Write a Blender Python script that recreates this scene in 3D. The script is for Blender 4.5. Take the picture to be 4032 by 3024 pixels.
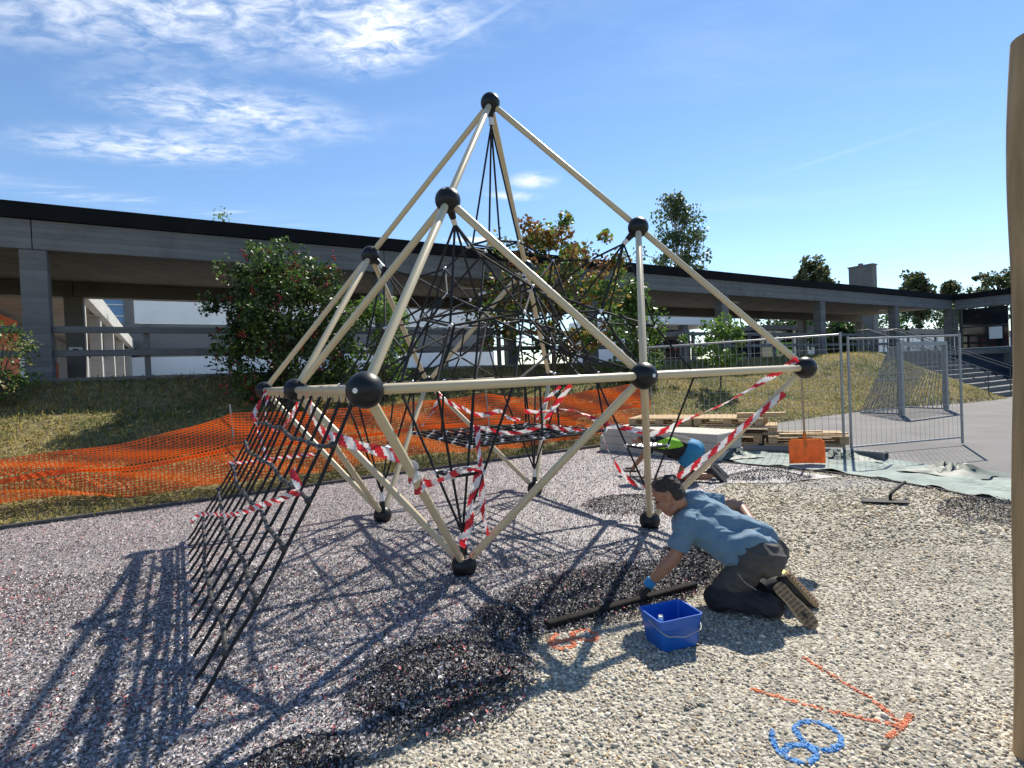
import bpy, bmesh, math, random
import numpy as np
from mathutils import Vector, Matrix, noise as mnoise

for _o in list(bpy.data.objects):
    bpy.data.objects.remove(_o, do_unlink=True)
scene = bpy.context.scene
COL = scene.collection
R = math.radians
random.seed(7)
rng = np.random.default_rng(11)

# ------------------------------------------------------------------ camera
EYE = 1.53                      # eye height of the photographer above the playground surface
PITCH, ROLL, FPX = -0.0147754, -0.0431341, 2147.3   # FPX for a frame 4032 wide
cam_d = bpy.data.cameras.new("camera")
cam = bpy.data.objects.new("camera", cam_d)
COL.objects.link(cam)
cp, sp = math.cos(PITCH), math.sin(PITCH)
cr, sr = math.cos(ROLL), math.sin(ROLL)
_F = Vector((0, cp, sp)); _U0 = Vector((0, -sp, cp)); _R0 = Vector((1, 0, 0))
_RR = cr * _R0 + sr * _U0
_UU = -sr * _R0 + cr * _U0
cam.matrix_world = Matrix(((_RR.x, _UU.x, -_F.x, 0), (_RR.y, _UU.y, -_F.y, 0), (_RR.z, _UU.z, -_F.z, EYE), (0, 0, 0, 1)))
cam_d.sensor_width = 36.0
cam_d.lens = 36.0 * FPX / 4032.0
cam_d.clip_start = 0.05
cam_d.clip_end = 3000
scene.camera = cam
scene.render.resolution_x, scene.render.resolution_y = 1024, 768

# ------------------------------------------------------------------ sky, sun, exposure
SUN_EL, SUN_AZ = R(47.0), R(31.0)          # azimuth from +Y towards +X
world = bpy.data.worlds.new("World")
scene.world = world
world.use_nodes = True
wn, wl = world.node_tree.nodes, world.node_tree.links
for n in list(wn):
    wn.remove(n)


def N(tree, t, **kw):
    n = tree.nodes.new(t)
    for k, v in kw.items():
        setattr(n, k, v)
    return n


def mathn(tree, op, a, b=None, clamp=False):
    n = tree.nodes.new("ShaderNodeMath"); n.operation = op; n.use_clamp = clamp
    for i, v in enumerate((a, b)):
        if v is None:
            continue
        if isinstance(v, (int, float)):
            n.inputs[i].default_value = v
        else:
            tree.links.new(v, n.inputs[i])
    return n.outputs[0]


wt = world.node_tree
sky = N(wt, "ShaderNodeTexSky", sky_type='NISHITA')
sky.sun_disc = False
sky.sun_elevation = SUN_EL
sky.sun_rotation = SUN_AZ
sky.altitude = 500
sky.air_density = 1.0
sky.dust_density = 0.0
sky.ozone_density = 2.2
tc = N(wt, "ShaderNodeTexCoord")
sep = N(wt, "ShaderNodeSeparateXYZ"); wl.new(tc.outputs["Generated"], sep.inputs[0])
# clouds lie on a flat layer: project the view direction on a plane overhead
zc = mathn(wt, 'MAXIMUM', sep.outputs[2], 0.03)
u = mathn(wt, 'DIVIDE', sep.outputs[0], zc)
v = mathn(wt, 'DIVIDE', sep.outputs[1], zc)
cmb = N(wt, "ShaderNodeCombineXYZ"); wl.new(u, cmb.inputs[0]); wl.new(v, cmb.inputs[1])


def patch(cx, cy, rx, ry, rot):
    """soft elliptical cloud bank on the layer: 1 inside, fading to 0"""
    mp = N(wt, "ShaderNodeMapping", vector_type='TEXTURE')
    mp.inputs['Location'].default_value = (cx, cy, 0)
    mp.inputs['Rotation'].default_value = (0, 0, R(rot))
    mp.inputs['Scale'].default_value = (rx, ry, 1)
    wl.new(cmb.outputs[0], mp.inputs[0])
    g = N(wt, "ShaderNodeVectorMath", operation='LENGTH'); wl.new(mp.outputs[0], g.inputs[0])
    mr = N(wt, "ShaderNodeMapRange", interpolation_type='SMOOTHSTEP')
    mr.inputs[1].default_value = 0.0; mr.inputs[2].default_value = 1.0
    mr.inputs[3].default_value = 1.0; mr.inputs[4].default_value = 0.0
    wl.new(g.outputs["Value"], mr.inputs[0])
    return mr.outputs[0]


def cloudnoise(scale, detail, rough, stretch=(1, 1, 1), rot=0, dist=0.0, lo=.45, hi=.7):
    mp = N(wt, "ShaderNodeMapping")
    mp.inputs['Rotation'].default_value = (0, 0, R(rot)); mp.inputs['Scale'].default_value = stretch
    wl.new(cmb.outputs[0], mp.inputs[0])
    nz = N(wt, "ShaderNodeTexNoise"); nz.inputs['Scale'].default_value = scale
    nz.inputs['Detail'].default_value = detail; nz.inputs['Roughness'].default_value = rough
    nz.inputs['Distortion'].default_value = dist
    wl.new(mp.outputs[0], nz.inputs['Vector'])
    mr = N(wt, "ShaderNodeMapRange", interpolation_type='SMOOTHSTEP')
    mr.inputs[1].default_value = lo; mr.inputs[2].default_value = hi
    wl.new(nz.outputs[0], mr.inputs[0])
    return mr.outputs[0]


def mul(a, b): return mathn(wt, 'MULTIPLY', a, b)
def add(a, b): return mathn(wt, 'ADD', a, b, True)


CLOUD_SUM = None
_fine = cloudnoise(9.0, 8, .62, (1, 1.6, 1), 25, .5, .30, .78)
_puff = cloudnoise(3.4, 9, .58, (1, 1, 1), 0, .4, .36, .62)
_wisp = cloudnoise(2.2, 7, .6, (.55, 2.4, 1), 62, .6, .42, .75)
_one = mathn(wt, 'ADD', 0.5, 0.5)
CLOUDS = [((-.80, 1.36, 1.15, .48, 6), 'f', 1.0), ((-1.0, .95, 1.1, .45, 10), 'f', .9), ((-.95, 2.0, .62, .30, 22), 'f', .95),
          ((-1.40, 2.26, .70, .26, 12), 'f', .95), ((-.33, 1.60, .38, .22, -35), 'f', 1.2), ((.16, 2.82, .17, .17, 40), 'p', 1.0),
          ((.06, 3.05, .24, .10, 25), 'p', .9), ((-2.1, 2.75, .8, .22, 36), 'w', .7), ((-1.45, 3.25, .45, .16, 30), 'w', .7),
          ((1.62, 2.65, .62, .05, -53), 'o', .07), ((-.05, 1.56, .2, .02, -39), 'o', .22), ((-.2, 3.98, .3, .12, 10), 'p', 1.0)]
cl = None
for (spec, nzs, amt) in CLOUDS:
    c_ = mul(mul(patch(*spec), {'f': _fine, 'p': _puff, 'w': _wisp, 'o': _one}[nzs]), amt)
    cl = c_ if cl is None else add(cl, c_)
# thin veil everywhere: a few faint wisps, as in the frame
cl = add(cl, mul(cloudnoise(.9, 6, .6, (.6, 1.8, 1), 62, .3, .5, .8), .10))
# fade the layer out at the horizon where it is too far to see
fade = N(wt, "ShaderNodeMapRange"); fade.inputs[1].default_value = .02; fade.inputs[2].default_value = .09
wl.new(sep.outputs[2], fade.inputs[0])
cl = mul(cl, fade.outputs[0])
mix = N(wt, "ShaderNodeMix", data_type='RGBA')
wl.new(cl, mix.inputs[0]); hs = N(wt, 'ShaderNodeHueSaturation'); hs.inputs['Saturation'].default_value = 1.08; wl.new(sky.outputs[0], hs.inputs['Color']); wl.new(hs.outputs[0], mix.inputs[6])
mix.inputs[7].default_value = (6.8, 7.1, 7.6, 1)
bg = N(wt, "ShaderNodeBackground"); bg.inputs[1].default_value = 0.108
wl.new(mix.outputs[2], bg.inputs[0])
wo = N(wt, "ShaderNodeOutputWorld"); wl.new(bg.outputs[0], wo.inputs[0])

sun_d = bpy.data.lights.new("sun", 'SUN')
sun_d.energy = 4.5
sun_d.angle = R(0.55)
sun_d.color = (1.0, 0.935, 0.82)
sun = bpy.data.objects.new("sun", sun_d)
COL.objects.link(sun)
SUNV = Vector((math.sin(SUN_AZ) * math.cos(SUN_EL), math.cos(SUN_AZ) * math.cos(SUN_EL), math.sin(SUN_EL)))
sun.rotation_euler = (-SUNV).to_track_quat('-Z', 'Y').to_euler()
sun.location = (12, 20, 30)

scene.view_settings.view_transform = 'Standard'
scene.view_settings.look = 'None'
scene.view_settings.gamma = 1.0
scene.view_settings.exposure = 0.70
scene.cycles.use_denoising = True
scene.cycles.max_bounces = 6
scene.cycles.transparent_max_bounces = 8
scene.cycles.caustics_reflective = False
scene.cycles.caustics_refractive = False


# ------------------------------------------------------------------ placing things by sight
def ray(x, y):
    """direction seen at (x, y) of the 4032 x 3024 photograph"""
    return _F + _RR * ((x - 2016) / FPX) + _UU * ((1512 - y) / FPX)


def gp(x, y, z=0.0):
    """the point at height z seen there"""
    r = ray(x, y); k = (z - EYE) / r.z
    return Vector((0, 0, EYE)) + r * k


def at(x, y, Y):
    """the point at distance Y in front of the photographer seen there"""
    r = ray(x, y)
    return Vector((0, 0, EYE)) + r * (Y / r.y)


# walkway frame: s along the front beam, t away from the playground
WE = Vector((0.84845, 0.52927, 0)); WN = Vector((-0.52927, 0.84845, 0)); WO = Vector((-9.62728, 10.48003, 0))


def W(s, t, z):
    return WO + WE * s + WN * t + Vector((0, 0, z))


# ------------------------------------------------------------------ mesh builder
ORIGIN = {}


class MB:
    def __init__(self):
        self.v = []; self.f = []; self.m = []

    def poly(self, pts, mi=0):
        b = len(self.v); self.v += [tuple(p) for p in pts]
        self.f.append(tuple(range(b, b + len(pts)))); self.m.append(mi)

    def box(self, c, size, ax=None, mi=0, bev=0.0):
        """box about c; ax = (x axis, y axis, z axis)"""
        c = Vector(c)
        X, Y, Z = ax if ax else (Vector((1, 0, 0)), Vector((0, 1, 0)), Vector((0, 0, 1)))
        hx, hy, hz = size[0] / 2, size[1] / 2, size[2] / 2
        if bev <= 0:
            b = len(self.v)
            for k in (-1, 1):
                for j in (-1, 1):
                    for i in (-1, 1):
                        self.v.append(tuple(c + X * (i * hx) + Y * (j * hy) + Z * (k * hz)))
            for q in ((0, 2, 3, 1), (4, 5, 7, 6), (0, 1, 5, 4), (2, 6, 7, 3), (0, 4, 6, 2), (1, 3, 7, 5)):
                self.f.append(tuple(b + a for a in q)); self.m.append(mi)
            return
        bm = bmesh.new(); bmesh.ops.create_cube(bm, size=1)
        for w_ in bm.verts:
            w_.co = Vector((w_.co.x * size[0], w_.co.y * size[1], w_.co.z * size[2]))
        bmesh.ops.bevel(bm, geom=bm.edges[:], offset=bev, segments=1, affect='EDGES')
        b = len(self.v)
        for w_ in bm.verts:
            self.v.append(tuple(c + X * w_.co.x + Y * w_.co.y + Z * w_.co.z))
        for f_ in bm.faces:
            self.f.append(tuple(b + w_.index for w_ in f_.verts)); self.m.append(mi)
        bm.free()

    def span(self, a, b, w, h, mi=0, up=Vector((0, 0, 1))):
        """a bar of section w x h from a to b"""
        a, b = Vector(a), Vector(b); d = b - a; L = d.length; d = d / L
        y = up.cross(d)
        if y.length < 1e-4:
            y = Vector((1, 0, 0)).cross(d)
        y.normalize(); z = d.cross(y)
        self.box((a + b) / 2, (L, w, h), (d, y, z), mi)

    def tube(self, pts, r, n=8, mi=0, cap=True, radii=None):
        pts = [Vector(p) for p in pts]
        b = len(self.v); K = len(pts)
        d0 = (pts[1] - pts[0]).normalized()
        y = Vector((0, 0, 1)).cross(d0)
        if y.length < 1e-3:
            y = Vector((1, 0, 0)).cross(d0)
        y.normalize()
        for k, p in enumerate(pts):
            d = (pts[min(k + 1, K - 1)] - pts[max(k - 1, 0)])
            d = d.normalized() if d.length > 1e-9 else d0
            y = (y - d * y.dot(d)); y.normalize(); z = d.cross(y)
            rr = radii[k] if radii else r
            for i in range(n):
                a = 2 * math.pi * i / n
                self.v.append(tuple(p + y * (math.cos(a) * rr) + z * (math.sin(a) * rr)))
        for k in range(K - 1):
            for i in range(n):
                j = (i + 1) % n
                self.f.append((b + k * n + i, b + k * n + j, b + (k + 1) * n + j, b + (k + 1) * n + i)); self.m.append(mi)
        if cap:
            self.f.append(tuple(b + n - 1 - i for i in range(n))); self.m.append(mi)
            self.f.append(tuple(b + (K - 1) * n + i for i in range(n))); self.m.append(mi)

    def ball(self, c, r, nu=12, nv=8, ax=None, mi=0):
        """sphere or ellipsoid (r may be a triple, ax its axes)"""
        c = Vector(c); rr = r if hasattr(r, '__len__') else (r, r, r)
        X, Y, Z = ax if ax else (Vector((1, 0, 0)), Vector((0, 1, 0)), Vector((0, 0, 1)))
        b = len(self.v)
        self.v.append(tuple(c + Z * rr[2]))
        for j in range(1, nv):
            th = math.pi * j / nv
            for i in range(nu):
                ph = 2 * math.pi * i / nu
                self.v.append(tuple(c + X * (rr[0] * math.sin(th) * math.cos(ph)) + Y * (rr[1] * math.sin(th) * math.sin(ph)) + Z * (rr[2] * math.cos(th))))
        self.v.append(tuple(c - Z * rr[2])); e = len(self.v) - 1
        for i in range(nu):
            j = (i + 1) % nu
            self.f.append((b, b + 1 + i, b + 1 + j)); self.m.append(mi)
            self.f.append((e, e - nu + j, e - nu + i)); self.m.append(mi)
            for k in range(nv - 2):
                q = b + 1 + k * nu
                self.f.append((q + i, q + nu + i, q + nu + j, q + j)); self.m.append(mi)

    def cone(self, p0, p1, r0, r1, n=14):
        """capsule with two radii"""
        p0, p1 = Vector(p0), Vector(p1)
        self.ball(p0, r0, n, 10); self.ball(p1, r1, n, 10)
        if (p1 - p0).length > 1e-5:
            self.tube([p0, p1], 0, n, radii=[r0, r1])

    def build(self, name, mats, parent=None, smooth=False, **tags):
        V_ = np.array(self.v, dtype=float).reshape(-1, 3)
        if parent is not None:
            o_ = ORIGIN[parent.name]
        else:
            lo, hi = V_.min(0), V_.max(0)
            o_ = np.array([(lo[0] + hi[0]) / 2, (lo[1] + hi[1]) / 2, lo[2]])
        me = bpy.data.meshes.new(name)
        me.from_pydata((V_ - o_).tolist(), [], self.f)
        mats = mats if isinstance(mats, (list, tuple)) else [mats]
        for mm in mats:
            me.materials.append(mm)
        if len(mats) > 1:
            me.polygons.foreach_set("material_index", self.m)
        if smooth:
            me.polygons.foreach_set("use_smooth", [True] * len(me.polygons))
            if smooth != 'all':
                me.set_sharp_from_angle(angle=R(42))
        me.update()
        return link(name, me, parent, o_, **tags)


def link(name, me, parent=None, o_=(0, 0, 0), label=None, cat=None, group=None, kind=None):
    ob = bpy.data.objects.new(name, me)
    COL.objects.link(ob)
    if parent is not None:
        ob.parent = parent
        ORIGIN[ob.name] = ORIGIN[parent.name]
    else:
        ob.location = tuple(o_); ORIGIN[ob.name] = np.array(o_, float)
    tag(ob, label, cat, group, kind)
    return ob


def tag(ob, label=None, cat=None, group=None, kind=None):
    if label: ob["label"] = label
    if cat: ob["category"] = cat
    if group: ob["group"] = group
    if kind: ob["kind"] = kind
    return ob


def thing(name, loc, label, cat, group=None):
    ob = bpy.data.objects.new(name, None)
    ob.empty_display_size = .2
    COL.objects.link(ob)
    ob.location = tuple(loc); ORIGIN[ob.name] = np.array(tuple(loc), float)
    return tag(ob, label, cat, group)


def raw_mesh(name, verts, faces_flat, nper, mats, cols=None, smooth=False, parent=None, o_=(0, 0, 0), **tags):
    """big meshes straight from numpy arrays; cols: one colour for each face"""
    me = bpy.data.meshes.new(name)
    nv = len(verts); nf = len(faces_flat) // nper
    me.vertices.add(nv); me.vertices.foreach_set("co", (verts - np.array(o_)).astype(np.float32).ravel())
    me.loops.add(len(faces_flat)); me.loops.foreach_set("vertex_index", faces_flat.astype(np.int32))
    me.polygons.add(nf)
    me.polygons.foreach_set("loop_start", np.arange(0, nf * nper, nper, dtype=np.int32))
    me.polygons.foreach_set("loop_total", np.full(nf, nper, dtype=np.int32))
    if smooth:
        me.polygons.foreach_set("use_smooth", np.ones(nf, dtype=bool))
    me.update(calc_edges=True)
    for mm in (mats if isinstance(mats, (list, tuple)) else [mats]):
        me.materials.append(mm)
    if cols is not None:
        ca = me.color_attributes.new("Col", 'FLOAT_COLOR', 'CORNER')
        c4 = np.ones((nf, 4), np.float32); c4[:, :3] = cols
        ca.data.foreach_set("color", np.repeat(c4, nper, axis=0).ravel())
    return link(name, me, parent, o_, **tags)


def curve_pts(P, n=8):
    """Catmull-Rom through the points"""
    P = [Vector(p) for p in P]
    if len(P) == 2:
        return [P[0].lerp(P[1], i / n) for i in range(n + 1)]
    Q = [P[0] * 2 - P[1]] + P + [P[-1] * 2 - P[-2]]
    out = []
    for k in range(1, len(Q) - 2):
        a, b, c, d = Q[k - 1], Q[k], Q[k + 1], Q[k + 2]
        for i in range(n):
            t = i / n
            out.append(.5 * ((2 * b) + (c - a) * t + (2 * a - 5 * b + 4 * c - d) * t * t + (3 * b - a - 3 * c + d) * t ** 3))
    out.append(P[-1])
    return out


# ------------------------------------------------------------------ materials
MATS = {}


def mat(name, col, rough=.6, metal=0.0, noise=None, bump=None, spec=.5, trans=0.0, attr=None, coords='Object', stain=None, sheen=0, aniso=(1, 1, 1)):
    """noise = (scale, amount), bump = (scale, strength, distance), stain = (scale, darker colour, lo, hi)"""
    m = bpy.data.materials.new(name); m.use_nodes = True
    t = m.node_tree; b = t.nodes["Principled BSDF"]
    b.inputs["Roughness"].default_value = rough; b.inputs["Metallic"].default_value = metal
    b.inputs["Specular IOR Level"].default_value = spec
    if sheen:
        b.inputs["Sheen Weight"].default_value = sheen
    c4 = (*col, 1); b.inputs["Base Color"].default_value = c4
    if noise or bump or stain:
        tc_ = N(t, "ShaderNodeTexCoord"); mp = N(t, "ShaderNodeMapping"); mp.inputs['Scale'].default_value = aniso
        t.links.new(tc_.outputs[coords], mp.inputs[0])
    out = None
    if attr:
        a = N(t, "ShaderNodeVertexColor", layer_name=attr); out = a.outputs[0]
    if noise:
        nz = N(t, "ShaderNodeTexNoise"); nz.inputs['Scale'].default_value = noise[0]; nz.inputs['Detail'].default_value = 6
        t.links.new(mp.outputs[0], nz.inputs['Vector'])
        mr = N(t, "ShaderNodeMapRange"); mr.inputs[3].default_value = 1 - noise[1]; mr.inputs[4].default_value = 1 + noise[1]
        mr.inputs[1].default_value = .25; mr.inputs[2].default_value = .75
        t.links.new(nz.outputs[0], mr.inputs[0])
        mx = N(t, "ShaderNodeMix", data_type='RGBA', blend_type='MULTIPLY'); mx.inputs[0].default_value = 1
        if out: t.links.new(out, mx.inputs[6])
        else: mx.inputs[6].default_value = c4
        t.links.new(mr.outputs[0], mx.inputs[7]); out = mx.outputs[2]
    if stain:
        nz = N(t, "ShaderNodeTexNoise"); nz.inputs['Scale'].default_value = stain[0]; nz.inputs['Detail'].default_value = 7
        nz.inputs['Roughness'].default_value = .65
        t.links.new(mp.outputs[0], nz.inputs['Vector'])
        mr = N(t, "ShaderNodeMapRange", interpolation_type='SMOOTHSTEP'); mr.inputs[1].default_value = stain[2]; mr.inputs[2].default_value = stain[3]
        t.links.new(nz.outputs[0], mr.inputs[0])
        mx = N(t, "ShaderNodeMix", data_type='RGBA'); t.links.new(mr.outputs[0], mx.inputs[0])
        if out: t.links.new(out, mx.inputs[6])
        else: mx.inputs[6].default_value = c4
        mx.inputs[7].default_value = (*stain[1], 1); out = mx.outputs[2]
    if out:
        t.links.new(out, b.inputs["Base Color"])
    if bump:
        nz = N(t, "ShaderNodeTexNoise"); nz.inputs['Scale'].default_value = bump[0]; nz.inputs['Detail'].default_value = 5
        t.links.new(mp.outputs[0], nz.inputs['Vector'])
        bp = N(t, "ShaderNodeBump"); bp.inputs['Strength'].default_value = bump[1]; bp.inputs['Distance'].default_value = bump[2]
        t.links.new(nz.outputs[0], bp.inputs['Height']); t.links.new(bp.outputs[0], b.inputs['Normal'])
    if trans:
        tr = N(t, "ShaderNodeBsdfTranslucent"); ms = N(t, "ShaderNodeMixShader"); ms.inputs[0].default_value = trans
        if out: t.links.new(out, tr.inputs[0])
        else: tr.inputs[0].default_value = c4
        o_ = t.nodes["Material Output"]
        t.links.new(b.outputs[0], ms.inputs[1]); t.links.new(tr.outputs[0], ms.inputs[2]); t.links.new(ms.outputs[0], o_.inputs[0])
    MATS[name] = m
    return m


def concrete(name, col, board=True, axis=2):
    """board-marked concrete: plank courses in relief and tone, streaks, pores"""
    m = mat(name, col, .85, stain=(.9, tuple(c * .62 for c in col), .45, .8), coords='Object')
    t = m.node_tree; b = t.nodes["Principled BSDF"]
    g = N(t, "ShaderNodeNewGeometry"); s_ = N(t, "ShaderNodeSeparateXYZ"); t.links.new(g.outputs['Position'], s_.inputs[0])
    lane = mathn(t, 'MULTIPLY', s_.outputs[axis], 1 / .105)
    wn_ = N(t, "ShaderNodeTexWhiteNoise", noise_dimensions='1D'); t.links.new(mathn(t, 'FLOOR', lane), wn_.inputs['W'])
    fr = mathn(t, 'FRACT', lane)
    groove = mathn(t, 'LESS_THAN', fr, .07)
    mp = N(t, "ShaderNodeMapping"); mp.inputs['Scale'].default_value = (1.2, 1.2, 9)
    t.links.new(g.outputs['Position'], mp.inputs[0])
    nz = N(t, "ShaderNodeTexNoise"); nz.inputs['Scale'].default_value = 2.2; nz.inputs['Detail'].default_value = 8; nz.inputs['Roughness'].default_value = .7
    t.links.new(mp.outputs[0], nz.inputs['Vector'])
    tone = mathn(t, 'ADD', mathn(t, 'MULTIPLY', wn_.outputs[0], .34 if board else 0), mathn(t, 'MULTIPLY', nz.outputs[0], .75))
    tone = mathn(t, 'ADD', tone, .48)
    old = b.inputs["Base Color"].links[0].from_socket
    mx = N(t, "ShaderNodeMix", data_type='RGBA', blend_type='MULTIPLY'); mx.inputs[0].default_value = 1
    t.links.new(old, mx.inputs[6]); t.links.new(tone, mx.inputs[7]); t.links.new(mx.outputs[2], b.inputs["Base Color"])
    h = mathn(t, 'SUBTRACT', mathn(t, 'MULTIPLY', nz.outputs[0], .8), groove if board else 0)
    bp = N(t, "ShaderNodeBump"); bp.inputs['Strength'].default_value = .7; bp.inputs['Distance'].default_value = .016
    t.links.new(h, bp.inputs['Height']); t.links.new(bp.outputs[0], b.inputs['Normal'])
    return m


M_conc = concrete("concrete_boards", (.165, .168, .166))
M_conc2 = concrete("concrete_plain", (.20, .20, .195), False)
M_fascia = mat("roof_fascia", (.012, .013, .015), .9, spec=.1, noise=(1.5, .3))
M_ceil = concrete("ceiling_concrete", (.19, .17, .135), True, 0)
M_sunlit = concrete("sunlit_concrete", (.46, .45, .42), False)  # walkway concrete with sunlight put into the colour, for the rear wing's sunlit faces
M_white = mat("white_render", (.84, .84, .82), .8, noise=(.8, .06))
M_glass = mat("dark_glass", (.012, .016, .022), .06, spec=.8)
M_blueglass = mat("blue_glass", (.10, .22, .40), .08, spec=.8)
M_navy = mat("navy_cladding", (.02, .04, .075), .5, noise=(3, .2))
M_frame = mat("window_frame_metal", (.05, .055, .06), .4)
M_orange = mat("orange_panel", (.62, .13, .035), .5, noise=(2, .2))
M_lime = mat("lime_panel", (.33, .72, .06), .4)
M_redp = mat("red_panel", (.5, .06, .05), .5)
M_beige = mat("powder_coated_beige", (.60, .50, .325), .33, spec=.45)
M_ball = mat("anthracite_cap", (.010, .011, .013), .40, spec=.35, noise=(40, .25))
M_alu = mat("cast_aluminium", (.74, .75, .76), .45, .3, noise=(60, .15))
M_rope = mat("black_rope", (.012, .012, .014), .75, bump=(260, .7, .004))
M_hose = mat("grey_rubber_hose", (.035, .035, .035), .6, noise=(60, .3), bump=(200, .2, .002))
M_galv = mat("galvanised_steel", (.30, .315, .33), .5, .4, noise=(14, .18))
M_wire = mat("galvanised_wire", (.36, .38, .40), .45, .6)
M_asph = mat("asphalt", (.165, .158, .15), .9, noise=(1.1, .18), bump=(420, .5, .006), stain=(.35, (.12, .116, .112), .5, .75))
M_kerb = mat("kerb_stone", (.075, .07, .068), .9, noise=(8, .3), bump=(90, .4, .006))
M_soil = mat("soil", (.20, .165, .075), .95, noise=(4, .45), bump=(60, .8, .02), coords='Object')
M_tarp = mat("pale_green_fleece", (.27, .32, .285), .9, noise=(4, .25), stain=(9, (.22, .24, .21), .62, .78), bump=(16, .8, .03), coords='Object')
M_tarpd = mat("dark_green_tarp", (.075, .11, .095), .6, noise=(6, .3))
M_wood = mat("pallet_wood", (.52, .36, .19), .8, noise=(18, .28), bump=(90, .3, .003), aniso=(1, 6, 6))
M_wood2 = mat("weathered_board", (.40, .29, .17), .85, noise=(18, .3), bump=(90, .3, .003))
M_slab = mat("pale_limestone", (.52, .48, .40), .85, noise=(3, .1), bump=(70, .3, .004))
M_shov = mat("orange_plastic", (.85, .23, .03), .38, noise=(12, .16), trans=.35, stain=(18, (.45, .16, .06), .58, .72))
M_handle = mat("ash_handle", (.42, .28, .16), .6, noise=(30, .2))
M_blue = mat("blue_bucket_plastic", (.010, .105, .46), .32, spec=.5, noise=(9, .12), trans=0.06, stain=(26, (.10, .16, .30), .60, .72))
M_blk = mat("black_plastic", (.013, .013, .014), .7, spec=.25)
M_screed = mat("blackened_bar", (.022, .019, .018), .9, spec=.15, noise=(30, .5), bump=(150, .5, .004))
M_yel = mat("pale_yellow_foam", (.72, .66, .22), .8)
M_pole = mat("robinia_log", (.42, .275, .135), .7, noise=(16, .38), bump=(34, .8, .012), aniso=(1, 1, .10), stain=(2.5, (.22, .13, .06), .48, .62))
M_red = mat("tape_red", (.62, .022, .035), .42, trans=.3)
M_tw = mat("tape_white", (.80, .78, .78), .42, trans=.3)
M_onet = mat("orange_netting", (.82, .135, .016), .5, trans=.34)
M_skin = mat("skin", (.36, .175, .105), .52, noise=(45, .14), bump=(260, .12, .002))
M_hair = mat("dark_hair", (.034, .026, .020), .7, noise=(90, .7), bump=(330, .9, .006), aniso=(1, 1, .35))
M_shirt = mat("washed_blue_cotton", (.115, .205, .285), .9, noise=(9, .10), bump=(16, .35, .02), sheen=.25)
M_trous = mat("grey_work_trousers", (.068, .064, .060), .9, noise=(14, .25), bump=(22, .4, .015))
M_trousd = mat("black_reinforcement", (.018, .017, .018), .9, bump=(40, .3, .008))
M_shoe = mat("shoe_upper", (.035, .032, .030), .7, noise=(40, .3))
M_sole = mat("shoe_sole_tan", (.38, .28, .16), .75, noise=(50, .25))
M_shin = mat("dark_lower_leg_cloth", (.026, .027, .036), .9, noise=(16, .3), bump=(26, .4, .012))
M_sole2 = mat("shoe_tread_brown", (.16, .10, .06), .8)
M_glove = mat("black_glove", (.014, .013, .014), .7, bump=(160, .4, .003))
M_cuff = mat("cyan_cuff", (.02, .22, .50), .7)
M_blackshirt = mat("black_jersey", (.012, .012, .014), .8, bump=(30, .4, .015))
M_green = mat("lime_jersey", (.27, .62, .03), .75)
M_shorts = mat("azure_shorts", (.018, .19, .37), .75, bump=(24, .4, .012))
M_greyhair = mat("grey_hair", (.42, .41, .39), .7, bump=(300, .7, .004))
M_lens = mat("dark_eye", (.02, .014, .012), .2)
M_bark = mat("bark", (.09, .07, .05), .9, noise=(20, .4), bump=(40, .8, .02))
M_birchbark = mat("birch_bark", (.45, .43, .40), .85, noise=(9, .5))
M_leaf = mat("leaves", (.1, .2, .04), .42, attr="Col", trans=.42, spec=.5)
M_grass = mat("grass_blades", (.1, .1, .04), .7, attr="Col", trans=.35, spec=.25)
M_berry = mat("red_berries", (.30, .014, .016), .45)
M_peb = mat("river_pebbles", (.5, .5, .5), .72, attr="Col", spec=.35, noise=(120, .14), coords='Object')
M_chip = mat("rubber_chips", (.2, .2, .2), .55, attr="Col", spec=.42)
M_sign = mat("sign_white", (.8, .8, .78), .5)
M_path = mat("deck_paving", (.30, .29, .27), .9, noise=(3, .2))


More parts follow.
